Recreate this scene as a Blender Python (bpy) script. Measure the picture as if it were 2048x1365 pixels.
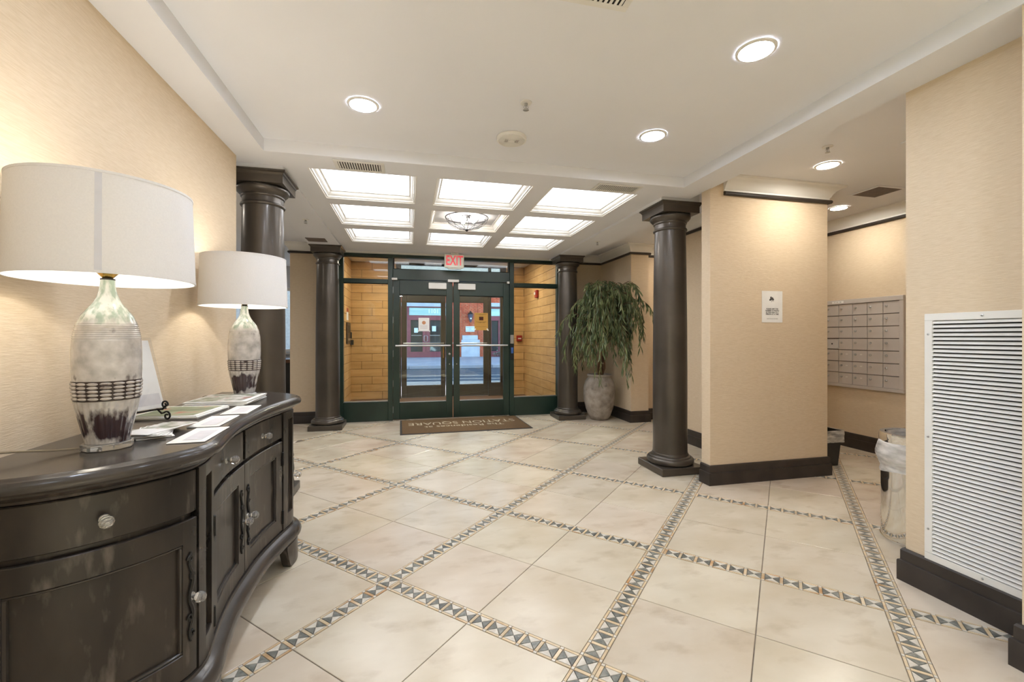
import bpy, bmesh, math, random
from mathutils import Vector, Matrix, Euler
from mathutils import noise as mnoise

random.seed(7)
for o in list(bpy.data.objects):
    bpy.data.objects.remove(o, do_unlink=True)
SC = bpy.context.scene
COL = SC.collection
PI = math.pi

# ------------------------------------------------------------------ camera
EYE = 1.25
cam = bpy.data.cameras.new('camera')
cam.sensor_width = 36.0
cam.lens = 878.0 / 2048.0 * 36.0
cam.shift_y = -8.5 / 2048.0
cam.clip_start = 0.02
cam.clip_end = 300
camo = bpy.data.objects.new('camera', cam)
COL.objects.link(camo)
camo.location = (0, 0, EYE)
camo.rotation_euler = (PI / 2, 0, math.radians(-13.2))
SC.camera = camo

# ------------------------------------------------------------------ light set-up
SKY = 17.0
SUN = 16.0
PANEL = 3.1        # coffer light panels
DOWN = 86.0        # recessed downlights
BULB = 3.6         # table lamp bulbs (W)
SC.view_settings.view_transform = 'Standard'
SC.view_settings.look = 'None'
SC.view_settings.gamma = 1.0
SC.view_settings.use_curve_mapping = False
SC.view_settings.exposure = 1.0
SC.cycles.max_bounces = 10
SC.cycles.diffuse_bounces = 5
SC.cycles.glossy_bounces = 4
SC.cycles.transmission_bounces = 8
SC.cycles.transparent_max_bounces = 12
SC.cycles.sample_clamp_indirect = 6.0
SC.cycles.caustics_reflective = False
SC.cycles.caustics_refractive = False
SC.cycles.use_denoising = True

world = bpy.data.worlds.new('sky')
SC.world = world
world.use_nodes = True
wn = world.node_tree
wn.nodes.clear()
w_out = wn.nodes.new('ShaderNodeOutputWorld')
w_bg = wn.nodes.new('ShaderNodeBackground')
w_sky = wn.nodes.new('ShaderNodeTexSky')
w_sky.sky_type = 'HOSEK_WILKIE'
w_sky.sun_direction = Vector((-0.75, 0.35, 0.55)).normalized()
w_sky.turbidity = 3.0
w_bg.inputs['Strength'].default_value = SKY
wn.links.new(w_sky.outputs[0], w_bg.inputs[0])
wn.links.new(w_bg.outputs[0], w_out.inputs[0])

sun = bpy.data.lights.new('sun', 'SUN')
sun.energy = SUN
sun.angle = 0.004
sun.color = (1.0, 0.95, 0.86)
suno = bpy.data.objects.new('sun', sun)
COL.objects.link(suno)
suno.rotation_euler = Vector((0.80, -0.06, -0.50)).to_track_quat('-Z', 'Y').to_euler()


# ------------------------------------------------------------------ helpers
def lin(c):
    return tuple(((v / 255.0) / 12.92 if v / 255.0 <= 0.04045 else ((v / 255.0 + 0.055) / 1.055) ** 2.4) for v in c) + (1.0,)


def mat(name, c1, c2=None, scale=6.0, stretch=(1, 1, 1), rough=0.5, metal=0.0, bump=0.0, bscale=None, bstretch=None,
        coat=0.0, detail=4.0, lo=0.35, hi=0.65, world_pos=False, rnd=0.0, spec=0.5, rvar=0.0, emit=None, estr=0.0,
        trans=0.0, ior=1.45, alpha=1.0, hue=0.0, c3=None, scale3=30.0, lo3=.58, hi3=.75, stretch3=None):
    m = bpy.data.materials.new(name)
    m.use_nodes = True
    nt = m.node_tree
    N, L = nt.nodes, nt.links
    b = N['Principled BSDF']
    b.inputs['Base Color'].default_value = lin(c1)
    b.inputs['Roughness'].default_value = rough
    b.inputs['Metallic'].default_value = metal
    b.inputs['Specular IOR Level'].default_value = spec
    b.inputs['Coat Weight'].default_value = coat
    b.inputs['Coat Roughness'].default_value = 0.12
    b.inputs['Transmission Weight'].default_value = trans
    b.inputs['IOR'].default_value = ior
    b.inputs['Alpha'].default_value = alpha
    if emit:
        b.inputs['Emission Color'].default_value = lin(emit)
        b.inputs['Emission Strength'].default_value = estr
    if world_pos:
        g = N.new('ShaderNodeNewGeometry')
        src = g.outputs['Position']
    else:
        g = N.new('ShaderNodeTexCoord')
        src = g.outputs['Object']

    def noise_at(sc, st, det):
        mp = N.new('ShaderNodeMapping')
        mp.inputs['Scale'].default_value = st
        L.new(src, mp.inputs[0])
        n = N.new('ShaderNodeTexNoise')
        n.inputs['Scale'].default_value = sc
        n.inputs['Detail'].default_value = det
        L.new(mp.outputs[0], n.inputs[0])
        return n
    colour = None
    if c2 is not None:
        n = noise_at(scale, stretch, detail)
        r = N.new('ShaderNodeValToRGB')
        r.color_ramp.elements[0].position = lo
        r.color_ramp.elements[1].position = hi
        r.color_ramp.elements[0].color = lin(c1)
        r.color_ramp.elements[1].color = lin(c2)
        L.new(n.outputs['Fac'], r.inputs[0])
        colour = r.outputs[0]
        if rvar:
            ma = N.new('ShaderNodeMath')
            ma.operation = 'MULTIPLY_ADD'
            ma.inputs[1].default_value = rvar
            ma.inputs[2].default_value = rough - rvar * 0.5
            L.new(n.outputs['Fac'], ma.inputs[0])
            L.new(ma.outputs[0], b.inputs['Roughness'])
    if c3 is not None:
        n3 = noise_at(scale3, stretch3 or stretch, 6.0)
        r3 = N.new('ShaderNodeValToRGB')
        r3.color_ramp.elements[0].position = lo3
        r3.color_ramp.elements[1].position = hi3
        r3.color_ramp.elements[0].color = (0, 0, 0, 1)
        r3.color_ramp.elements[1].color = (1, 1, 1, 1)
        L.new(n3.outputs['Fac'], r3.inputs[0])
        mx = N.new('ShaderNodeMix')
        mx.data_type = 'RGBA'
        L.new(r3.outputs[0], mx.inputs['Factor'])
        L.new(colour, mx.inputs[6])
        mx.inputs[7].default_value = lin(c3)
        colour = mx.outputs[2]
    if rnd:
        oi = N.new('ShaderNodeObjectInfo')
        ma = N.new('ShaderNodeMath')
        ma.operation = 'MULTIPLY_ADD'
        ma.inputs[1].default_value = rnd
        ma.inputs[2].default_value = 1.0 - rnd * 0.5
        L.new(oi.outputs['Random'], ma.inputs[0])
        hs = N.new('ShaderNodeHueSaturation')
        if colour is not None:
            L.new(colour, hs.inputs['Color'])
        else:
            hs.inputs['Color'].default_value = lin(c1)
        L.new(ma.outputs[0], hs.inputs['Value'])
        if hue:
            mh = N.new('ShaderNodeMath')
            mh.operation = 'MULTIPLY_ADD'
            fr_ = N.new('ShaderNodeMath')
            fr_.operation = 'FRACT'
            m7 = N.new('ShaderNodeMath')
            m7.operation = 'MULTIPLY'
            m7.inputs[1].default_value = 7.31
            L.new(oi.outputs['Random'], m7.inputs[0])
            L.new(m7.outputs[0], fr_.inputs[0])
            mh.inputs[1].default_value = hue
            mh.inputs[2].default_value = 0.5 - hue * 0.5
            L.new(fr_.outputs[0], mh.inputs[0])
            L.new(mh.outputs[0], hs.inputs['Hue'])
        colour = hs.outputs[0]
    if colour is not None:
        L.new(colour, b.inputs['Base Color'])
    if bump:
        bn = noise_at(bscale or scale, bstretch or stretch, 3.0)
        bp = N.new('ShaderNodeBump')
        bp.inputs['Strength'].default_value = bump
        bp.inputs['Distance'].default_value = 0.01
        L.new(bn.outputs['Fac'], bp.inputs['Height'])
        L.new(bp.outputs[0], b.inputs['Normal'])
    return m


def glass_mat(name, tint=(255, 255, 255), refl=1.0):
    m = bpy.data.materials.new(name)
    m.use_nodes = True
    nt = m.node_tree
    N, L = nt.nodes, nt.links
    N.clear()
    out = N.new('ShaderNodeOutputMaterial')
    t = N.new('ShaderNodeBsdfTransparent')
    t.inputs[0].default_value = lin(tint)
    g = N.new('ShaderNodeBsdfGlossy')
    g.inputs['Roughness'].default_value = 0.01
    f = N.new('ShaderNodeLayerWeight')
    f.inputs['Blend'].default_value = 0.5
    pw = N.new('ShaderNodeMath')
    pw.operation = 'POWER'
    pw.inputs[1].default_value = 5.0
    L.new(f.outputs['Facing'], pw.inputs[0])
    mu = N.new('ShaderNodeMath')
    mu.operation = 'MULTIPLY_ADD'
    mu.inputs[1].default_value = 0.9 * min(refl, 1.1)
    mu.inputs[2].default_value = 0.035 * refl
    L.new(pw.outputs[0], mu.inputs[0])
    mx = N.new('ShaderNodeMixShader')
    L.new(mu.outputs[0], mx.inputs[0])
    L.new(t.outputs[0], mx.inputs[1])
    L.new(g.outputs[0], mx.inputs[2])
    L.new(mx.outputs[0], out.inputs[0])
    return m


def film_mat(name, colour, opacity, rough=0.3):
    """thin plastic film: part see-through, part glossy translucent"""
    m = bpy.data.materials.new(name)
    m.use_nodes = True
    nt = m.node_tree
    N, L = nt.nodes, nt.links
    b = N['Principled BSDF']
    b.inputs['Base Color'].default_value = lin(colour)
    b.inputs['Roughness'].default_value = rough
    tc = N.new('ShaderNodeTexCoord')
    mp = N.new('ShaderNodeMapping')
    mp.inputs['Scale'].default_value = (1, 1, 4)
    L.new(tc.outputs['Object'], mp.inputs[0])
    n = N.new('ShaderNodeTexNoise')
    n.inputs['Scale'].default_value = 9
    n.inputs['Detail'].default_value = 5
    L.new(mp.outputs[0], n.inputs[0])
    mr = N.new('ShaderNodeMapRange')
    mr.inputs[1].default_value = 0.35
    mr.inputs[2].default_value = 0.7
    mr.inputs[3].default_value = max(0, opacity - .25)
    mr.inputs[4].default_value = min(1, opacity + .25)
    L.new(n.outputs['Fac'], mr.inputs[0])
    L.new(mr.outputs[0], b.inputs['Alpha'])
    bp = N.new('ShaderNodeBump')
    bp.inputs['Strength'].default_value = 0.6
    L.new(n.outputs['Fac'], bp.inputs['Height'])
    L.new(bp.outputs[0], b.inputs['Normal'])
    return m


def emit_mat(name, colour, strength):
    m = bpy.data.materials.new(name)
    m.use_nodes = True
    nt = m.node_tree
    N, L = nt.nodes, nt.links
    N.clear()
    out = N.new('ShaderNodeOutputMaterial')
    e = N.new('ShaderNodeEmission')
    e.inputs[0].default_value = lin(colour)
    e.inputs[1].default_value = strength
    L.new(e.outputs[0], out.inputs[0])
    return m


class MB:
    """collects shapes; build() links them as ONE mesh object"""

    def __init__(s):
        s.v, s.f, s.m = [], [], []

    def add(s, vs, fs, mi=0):
        k = len(s.v)
        s.v += [tuple(p) for p in vs]
        s.f += [tuple(i + k for i in f) for f in fs]
        s.m += [mi] * len(fs)
        return s

    def box(s, x0, x1, y0, y1, z0, z1, mi=0):
        return s.add([(x0, y0, z0), (x1, y0, z0), (x1, y1, z0), (x0, y1, z0), (x0, y0, z1), (x1, y0, z1), (x1, y1, z1), (x0, y1, z1)],
                     [(3, 2, 1, 0), (4, 5, 6, 7), (0, 1, 5, 4), (1, 2, 6, 5), (2, 3, 7, 6), (3, 0, 4, 7)], mi)

    def bbox(s, x0, x1, y0, y1, z0, z1, b=0.005, mi=0):
        """box with chamfered edges"""
        b = min(b, (x1 - x0) * .45, (y1 - y0) * .45, (z1 - z0) * .45)
        bm = bmesh.new()
        bmesh.ops.create_cube(bm, size=1)
        for v in bm.verts:
            v.co = Vector(((x0 + x1) / 2 + v.co.x * (x1 - x0), (y0 + y1) / 2 + v.co.y * (y1 - y0), (z0 + z1) / 2 + v.co.z * (z1 - z0)))
        bmesh.ops.bevel(bm, geom=bm.edges[:], offset=b, segments=1, affect='EDGES', profile=.5)
        bm.verts.index_update()
        s.add([v.co[:] for v in bm.verts], [[v.index for v in f.verts] for f in bm.faces], mi)
        bm.free()
        return s

    def prism(s, poly, z0, z1, mi=0):
        n = len(poly)
        vs = [(x, y, z0) for x, y in poly] + [(x, y, z1) for x, y in poly]
        fs = [tuple(range(n - 1, -1, -1)), tuple(range(n, 2 * n))] + [(i, (i + 1) % n, n + (i + 1) % n, n + i) for i in range(n)]
        return s.add(vs, fs, mi)

    def lathe(s, prof, n=32, c=(0, 0, 0), mi=0, cap=True, rfun=None):
        vs, fs = [], []
        for r, z in prof:
            for i in range(n):
                a = 2 * PI * i / n
                rr = r * (rfun(a, z) if rfun else 1.0)
                vs.append((c[0] + rr * math.cos(a), c[1] + rr * math.sin(a), c[2] + z))
        for j in range(len(prof) - 1):
            for i in range(n):
                k = (i + 1) % n
                fs.append((j * n + i, j * n + k, (j + 1) * n + k, (j + 1) * n + i))
        if cap:
            fs.append(tuple(range(n - 1, -1, -1)))
            t = (len(prof) - 1) * n
            fs.append(tuple(range(t, t + n)))
        return s.add(vs, fs, mi)

    def tube(s, pts, r, n=8, mi=0, closed=False):
        pts = [Vector(p) for p in pts]
        m = len(pts)
        vs, fs = [], []
        up = Vector((0, 0, 1))
        prev = None
        for i, p in enumerate(pts):
            if closed:
                t = (pts[(i + 1) % m] - pts[i - 1]).normalized()
            else:
                t = (pts[min(i + 1, m - 1)] - pts[max(i - 1, 0)]).normalized()
            if prev is None:
                a = t.cross(up)
                if a.length < 1e-3:
                    a = t.cross(Vector((1, 0, 0)))
                a.normalize()
            else:
                a = prev - t * prev.dot(t)
                a.normalize()
            prev = a
            b = t.cross(a)
            rr = r[i] if isinstance(r, (list, tuple)) else r
            for k in range(n):
                th = 2 * PI * k / n
                vs.append(p + (a * math.cos(th) + b * math.sin(th)) * rr)
        for j in range(m if closed else m - 1):
            j2 = (j + 1) % m
            for i in range(n):
                k = (i + 1) % n
                fs.append((j * n + i, j * n + k, j2 * n + k, j2 * n + i))
        if not closed:
            fs.append(tuple(range(n - 1, -1, -1)))
            fs.append(tuple(range((m - 1) * n, m * n)))
        return s.add(vs, fs, mi)

    def sphere(s, c, r, n=12, m=8, mi=0, sc=(1, 1, 1)):
        prof = []
        vs = [(c[0], c[1], c[2] - r * sc[2])]
        for j in range(1, m):
            ph = -PI / 2 + PI * j / m
            for i in range(n):
                a = 2 * PI * i / n
                vs.append((c[0] + r * sc[0] * math.cos(ph) * math.cos(a), c[1] + r * sc[1] * math.cos(ph) * math.sin(a), c[2] + r * sc[2] * math.sin(ph)))
        vs.append((c[0], c[1], c[2] + r * sc[2]))
        fs = []
        for i in range(n):
            k = (i + 1) % n
            fs.append((0, 1 + k, 1 + i))
            t = len(vs) - 1
            b = 1 + (m - 2) * n
            fs.append((t, b + i, b + k))
            for j in range(m - 2):
                fs.append((1 + j * n + i, 1 + j * n + k, 1 + (j + 1) * n + k, 1 + (j + 1) * n + i))
        return s.add(vs, fs, mi)

    def grid(s, rows, mi=0, close_u=False):
        nr, nc = len(rows), len(rows[0])
        vs = [p for r in rows for p in r]
        fs = []
        for j in range(nr - 1):
            for i in range(nc if close_u else nc - 1):
                k = (i + 1) % nc
                fs.append((j * nc + i, j * nc + k, (j + 1) * nc + k, (j + 1) * nc + i))
        return s.add(vs, fs, mi)

    def xf(s, M):
        s.v = [tuple(M @ Vector(p)) for p in s.v]
        return s

    def mesh(s, name, mats, smooth=False, angle=0.6):
        me = bpy.data.meshes.new(name)
        me.from_pydata(s.v, [], s.f)
        for m in (mats if isinstance(mats, (list, tuple)) else [mats]):
            me.materials.append(m)
        if any(s.m):
            me.polygons.foreach_set('material_index', s.m)
        bm = bmesh.new()
        bm.from_mesh(me)
        bmesh.ops.recalc_face_normals(bm, faces=bm.faces[:])
        bm.to_mesh(me)
        bm.free()
        if smooth:
            me.shade_smooth()
            me.set_sharp_from_angle(angle=angle)
        me.update()
        return me

    def build(s, name, mats, parent=None, smooth=False, angle=0.6, loc=None, rz=None):
        return link(name, s.mesh(name, mats, smooth, angle), parent, loc, rz)


def link(name, me, parent=None, loc=None, rz=None):
    o = bpy.data.objects.new(name, me)
    COL.objects.link(o)
    if parent:
        o.parent = parent
    if loc:
        o.location = loc
    if rz:
        o.rotation_euler = (0, 0, rz)
    return o


def tag(o, label=None, cat=None, group=None, kind=None):
    if label:
        o['label'] = label
    if cat:
        o['category'] = cat
    if group:
        o['group'] = group
    if kind:
        o['kind'] = kind
    return o


def thing(name, label, cat, loc=(0, 0, 0), rz=0.0, group=None, kind=None):
    o = bpy.data.objects.new(name, None)
    o.empty_display_size = 0.1
    COL.objects.link(o)
    o.location = loc
    o.rotation_euler = (0, 0, rz)
    return tag(o, label, cat, group, kind)


def struct(o, label=None, cat=None):
    o['kind'] = 'structure'
    if label:
        o['label'] = label
    if cat:
        o['category'] = cat
    return o


def copy_tree(o, parent=None):
    c = o.copy()
    COL.objects.link(c)
    c.parent = parent
    for ch in list(o.children):
        copy_tree(ch, c)
    return c


# text -> mesh, all made in one go
_texts = {}


def prepare_texts(items):
    tmp = []
    for key, body, size, bold in items:
        cu = bpy.data.curves.new('lettering', 'FONT')
        cu.body = body
        cu.size = size
        cu.align_x = 'CENTER'
        cu.align_y = 'CENTER'
        cu.extrude = 0.0
        cu.offset = bold
        cu.resolution_u = 3
        cu.space_line = 1.0
        o = bpy.data.objects.new('lettering', cu)
        COL.objects.link(o)
        tmp.append((key, o))
    dg = bpy.context.evaluated_depsgraph_get()
    for key, o in tmp:
        me = bpy.data.meshes.new_from_object(o.evaluated_get(dg))
        me.name = 'lettering'
        _texts[key] = me
        cu = o.data
        bpy.data.objects.remove(o, do_unlink=True)
        bpy.data.curves.remove(cu)


def lettering(key, m, loc, rot, parent):
    me = _texts[key].copy()
    me.materials.clear()
    me.materials.append(m)
    o = bpy.data.objects.new('lettering', me)
    COL.objects.link(o)
    o.parent = parent
    o.location = loc
    o.rotation_euler = rot
    return o


prepare_texts([
    ('exit', 'EXIT', 0.20, 0.004),
    ('mat1', 'The Residences at', 0.150, 0.001),
    ('mat2', 'STATION SQUARE', 0.200, 0.0),
    ('notice', 'PLEASE LIMIT THE\nNUMBER OF PEOPLE\nIN THIS AREA TO 1\nPERSON AT A TIME', 0.0155, 0.0006),
    ('notice2', 'THANK YOU FOR YOUR HELP', 0.0085, 0.0001),
    ('gold1', 'NOTICE TO ALL RESIDENTS\nAND GUESTS', 0.0125, 0.0003),
    ('gold2', 'FACE COVERINGS REQUIRED\nIN COMMON AREAS', 0.0125, 0.0003),
    ('gold3', 'THANK YOU FOR YOUR COOPERATION', 0.009, 0.0002),
    ('shop', '1101', 0.34, 0.01),
    ('plaque', 'RESIDENCES\nAT\nSTATION SQUARE', 0.085, 0.0),
    ('mail', '17  101 - 135', 0.016, 0.0002),
    ('easel', 'WELCOME\nHOME', 0.022, 0.0),
])

# ------------------------------------------------------------------ materials
M_ = {}
M_['paper_wall'] = mat('grasscloth wallpaper', (210, 190, 161), (219, 201, 175), scale=3.0, stretch=(7, 7, 110), world_pos=True,
                       rough=0.75, bump=0.22, bscale=3.0, bstretch=(8, 8, 150), spec=0.25)
M_['white_paint'] = mat('white ceiling paint', (229, 230, 234), (233, 234, 238), scale=1.2, rough=0.7, world_pos=True, bump=0.02, bscale=60, spec=.3)
M_['trim_white'] = mat('white trim paint', (234, 232, 226), (238, 236, 231), scale=2, rough=0.4, world_pos=True)
M_['dark_trim'] = mat('dark brown painted trim', (48, 42, 38), (60, 53, 48), scale=7, rough=0.38, world_pos=True, rvar=.15, c3=(96, 88, 82), scale3=55, lo3=.74, hi3=.80)
M_['column'] = mat('bronze black column paint', (76, 70, 63), (88, 81, 73), scale=2.5, rough=0.33, metal=0.5, rvar=.06, coat=.15)
M_['green_metal'] = mat('dark green painted aluminium', (26, 43, 35), (34, 53, 44), scale=3, rough=0.32, spec=.6, world_pos=True, rvar=.1)
M_['bronze_metal'] = mat('dark bronze aluminium', (42, 34, 24), (50, 41, 29), scale=3, rough=0.4, world_pos=True)
M_['black_gasket'] = mat('black rubber gasket', (14, 15, 15), (20, 20, 20), scale=20, rough=0.6)
M_['steel'] = mat('brushed steel', (196, 196, 194), (176, 176, 176), scale=12, stretch=(1, 12, 12), rough=0.3, metal=0.9)
M_['chrome'] = mat('polished chrome', (232, 230, 226), (222, 220, 216), scale=4, rough=0.06, metal=1.0)
M_['glass'] = glass_mat('clear window glass', (246, 250, 248))
M_['grout'] = mat('floor grout', (128, 116, 102), (112, 102, 90), scale=40, rough=0.9, world_pos=True)
M_['tile'] = mat('beige stone floor tile', (198, 184, 162), (212, 201, 182), scale=2.3, world_pos=True, rough=0.22, detail=8, rvar=.16,
                 rnd=0.10, hue=.022, c3=(184, 168, 146), scale3=5.0, lo3=.55, hi3=.78, stretch=(1, 1.6, 1), spec=.5)
M_['mos_dark'] = mat('dark green marble mosaic', (92, 95, 90), (132, 131, 122), scale=38, world_pos=True, rough=0.3, rnd=.5, c3=(150, 148, 138), scale3=60, lo3=.66, hi3=.7)
M_['mos_light'] = mat('cream marble mosaic', (214, 208, 196), (196, 188, 174), scale=40, world_pos=True, rough=0.3, rnd=.1)
M_['mos_gold'] = mat('ochre marble mosaic', (200, 176, 138), (212, 194, 164), scale=16, world_pos=True, rough=0.3, rnd=.3, c3=(172, 122, 66), scale3=6, lo3=.55, hi3=.7)
M_['panel'] = emit_mat('lit ceiling panel', (248, 250, 255), PANEL)
M_['down'] = emit_mat('downlight lens', (226, 236, 255), DOWN)
M_['vdown'] = emit_mat('warm vestibule downlight lens', (255, 243, 224), DOWN * 5.0)
M_['vest_tile'] = mat('tan vestibule wall tile', (204, 164, 110), (188, 148, 94), scale=2.2, stretch=(1, 1, 7), world_pos=True, rough=0.4, rnd=.16, detail=7)
M_['vest_grout'] = mat('brown tile joint', (84, 60, 36), (74, 52, 30), scale=20, rough=0.9)
M_['mat_brown'] = mat('brown carpet mat', (120, 98, 74), (100, 80, 58), scale=160, rough=0.95, bump=.5, bscale=260, spec=.1)
M_['rubber'] = mat('black rubber edge', (52, 48, 46), (62, 58, 54), scale=20, rough=0.7)
M_['wood_dark'] = mat('rubbed dark wood', (27, 24, 22), (60, 53, 47), scale=2.6, stretch=(2.2, 2.2, .8), rough=0.30, rvar=.2, detail=6,
                      c3=(122, 113, 104), scale3=9, lo3=.57, hi3=.88, stretch3=(3, 3, .8), spec=.5, bump=.03, bscale=25)
M_['wood_top'] = mat('dark rubbed table top', (54, 50, 47), (70, 65, 61), scale=3, stretch=(3, 1, 1), rough=0.2, rvar=.10, detail=6,
                     c3=(88, 82, 76), scale3=12, lo3=.66, hi3=.9, spec=.5)
M_['iron'] = mat('black wrought iron', (24, 23, 23), (38, 36, 35), scale=30, rough=0.45, metal=.5)
M_['crystal'] = mat('faceted crystal', (250, 250, 250), rough=0.02, trans=0.85, ior=1.5, spec=.8)
M_['acrylic'] = mat('clear acrylic', (248, 246, 240), rough=0.03, trans=0.8, ior=1.3)
M_['brass'] = mat('polished brass', (214, 176, 96), (196, 160, 84), scale=20, rough=0.2, metal=1.0)
M_['paper'] = mat('white paper', (236, 235, 232), (228, 227, 224), scale=8, rough=0.7)
M_['ink'] = mat('grey print', (70, 68, 68), (90, 88, 86), scale=60, rough=0.7)
M_['cord'] = mat('beige lamp cord', (150, 138, 116), (140, 128, 108), scale=20, rough=.5)
M_['shade_seam'] = mat('shade seam tape', (214, 214, 218), (210, 210, 214), scale=20, rough=.9)
M_['vent_white'] = mat('white enamelled metal', (224, 222, 216), (230, 228, 223), scale=5, rough=0.4)
M_['dark_void'] = mat('dark duct interior', (28, 26, 25), (36, 33, 31), scale=6, rough=0.9)
M_['vent_grey'] = mat('taupe vent grille', (122, 108, 100), (110, 98, 92), scale=30, rough=.6)
M_['mail_metal'] = mat('silver grey mailbox aluminium', (198, 191, 186), (206, 200, 196), scale=2, rough=0.36, metal=.2, world_pos=True)
M_['plastic_black'] = mat('black plastic', (26, 25, 25), (34, 33, 32), scale=10, rough=0.4)
M_['red'] = mat('red plastic', (150, 34, 28), (132, 28, 24), scale=10, rough=0.4)
M_['film'] = film_mat('clear bag film', (240, 238, 234), 0.55)
M_['pot'] = mat('weathered grey stoneware', (130, 121, 111), (166, 157, 146), scale=9, rough=0.85, detail=8, bump=.5, bscale=30, c3=(88, 80, 74), scale3=16, lo3=.62, hi3=.8)
M_['soil'] = mat('dark soil', (50, 42, 34), (70, 58, 46), scale=40, rough=1.0, bump=.6)
M_['bark'] = mat('brown bark', (104, 74, 48), (84, 60, 40), scale=20, rough=.9, bump=.3)
M_['leaf'] = mat('green willow leaf', (56, 72, 40), (128, 138, 92), scale=9, rough=0.4, rnd=.5, world_pos=True)
M_['gold_paper'] = mat('tan notice paper', (196, 150, 72), (186, 140, 64), scale=5, rough=.7)
M_['print_dark'] = mat('dark brown print', (70, 48, 20), (80, 56, 26), scale=40, rough=.8)
M_['exit_red'] = mat('red exit lettering', (226, 84, 92), (220, 76, 84), scale=20, rough=.5, emit=(232, 90, 98), estr=.25)
M_['exit_white'] = mat('white exit sign face', (238, 238, 228), (234, 234, 222), scale=9, rough=.5)


# ------------------------------------------------------------------ lamp glaze and shade
def make_glaze():
    m = bpy.data.materials.new('mottled lamp glaze')
    m.use_nodes = True
    N, L = m.node_tree.nodes, m.node_tree.links
    b = N['Principled BSDF']
    b.inputs['Roughness'].default_value = 0.16
    b.inputs['Coat Weight'].default_value = 0.5
    tc = N.new('ShaderNodeTexCoord')
    sx = N.new('ShaderNodeSeparateXYZ')
    L.new(tc.outputs['Object'], sx.inputs[0])

    def noise(sc, det, st=(1, 1, 1)):
        mp = N.new('ShaderNodeMapping')
        mp.inputs['Scale'].default_value = st
        L.new(tc.outputs['Object'], mp.inputs[0])
        n = N.new('ShaderNodeTexNoise')
        n.inputs['Scale'].default_value = sc
        n.inputs['Detail'].default_value = det
        L.new(mp.outputs[0], n.inputs[0])
        return n

    def ramp(src, stops):
        r = N.new('ShaderNodeValToRGB')
        el = r.color_ramp.elements
        while len(el) < len(stops):
            el.new(0.5)
        for e, (p, c) in zip(el, stops):
            e.position = p
            e.color = c
        L.new(src, r.inputs[0])
        return r.outputs[0]

    def mix(fac, a, c):
        x = N.new('ShaderNodeMix')
        x.data_type = 'RGBA'
        L.new(fac, x.inputs['Factor'])
        L.new(a, x.inputs[6])
        if isinstance(c, tuple):
            x.inputs[7].default_value = c
        else:
            L.new(c, x.inputs[7])
        return x.outputs[2]

    def mth(op, a, v):
        x = N.new('ShaderNodeMath')
        x.operation = op
        for i, q in enumerate((a, v)):
            if isinstance(q, (int, float)):
                x.inputs[i].default_value = q
            else:
                L.new(q, x.inputs[i])
        return x.outputs[0]
    n1 = noise(26, 8)
    base = ramp(n1.outputs['Fac'], [(.3, lin((168, 164, 160))), (.7, lin((214, 210, 206)))])
    # greenish streaked neck: the upper tenth of the body
    n2 = noise(60, 4, (1, 1, .25))
    neck = ramp(n2.outputs['Fac'], [(.42, lin((142, 158, 140))), (.58, lin((220, 222, 214)))])
    zk = mth('ADD', sx.outputs[2], mth('MULTIPLY', n1.outputs['Fac'], .06))
    fneck = ramp(zk, [(.405, (0, 0, 0, 1)), (.42, (1, 1, 1, 1))])
    c = mix(fneck, base, neck)
    # dark wine-coloured stains: heavy near the foot, patches at the shoulder and under the bead band
    n3 = noise(24, 8, (1, 1, .4))
    band = ramp(sx.outputs[2], [(.03, (.48,) * 3 + (1,)), (.06, (.66,) * 3 + (1,)), (.11, (.56,) * 3 + (1,)), (.15, (.34,) * 3 + (1,)),
                                (.20, (.44,) * 3 + (1,)), (.215, (.5,) * 3 + (1,)), (.24, (.36,) * 3 + (1,)), (.325, (.36,) * 3 + (1,)), (.352, (.50,) * 3 + (1,)), (.385, (.30,) * 3 + (1,))])
    s = mth('ADD', mth('SUBTRACT', band, .5), n3.outputs['Fac'])
    fst = ramp(s, [(.52, (0, 0, 0, 1)), (.62, (1, 1, 1, 1))])
    c = mix(fst, c, lin((58, 42, 44)))
    L.new(c, b.inputs['Base Color'])
    return m


M_['glaze'] = make_glaze()
M_['glaze_relief'] = mat('glazed relief beads', (196, 190, 184), (168, 160, 154), scale=26, rough=.2, coat=.4, c3=(80, 62, 60), scale3=17, lo3=.60, hi3=.68)
M_['glaze_dark'] = mat('dark glaze in the joints', (48, 38, 38), (62, 50, 48), scale=30, rough=.3)


def make_shade_mat():
    m = bpy.data.materials.new('white linen lamp shade')
    m.use_nodes = True
    N, L = m.node_tree.nodes, m.node_tree.links
    N.clear()
    out = N.new('ShaderNodeOutputMaterial')
    d = N.new('ShaderNodeBsdfDiffuse')
    t = N.new('ShaderNodeBsdfTranslucent')
    tc = N.new('ShaderNodeTexCoord')
    n = N.new('ShaderNodeTexNoise')
    n.inputs['Scale'].default_value = 220
    L.new(tc.outputs['Object'], n.inputs[0])
    r = N.new('ShaderNodeValToRGB')
    r.color_ramp.elements[0].color = lin((226, 225, 224))
    r.color_ramp.elements[1].color = lin((238, 237, 236))
    L.new(n.outputs['Fac'], r.inputs[0])
    L.new(r.outputs[0], d.inputs[0])
    t.inputs[0].default_value = lin((225, 214, 196))
    mx = N.new('ShaderNodeMixShader')
    mx.inputs[0].default_value = 0.10
    L.new(d.outputs[0], mx.inputs[1])
    L.new(t.outputs[0], mx.inputs[2])
    L.new(mx.outputs[0], out.inputs[0])
    return m


M_['shade'] = make_shade_mat()

# ================================================================== THE ROOM
Z_SOF = 2.50      # soffit / coffer grid
Z_CEIL = 2.585    # tray ceiling
Z_HI = 2.60       # alcove and side ceilings
XL, XR = -1.16, 2.48
YB = 6.85         # back wall face


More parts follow.
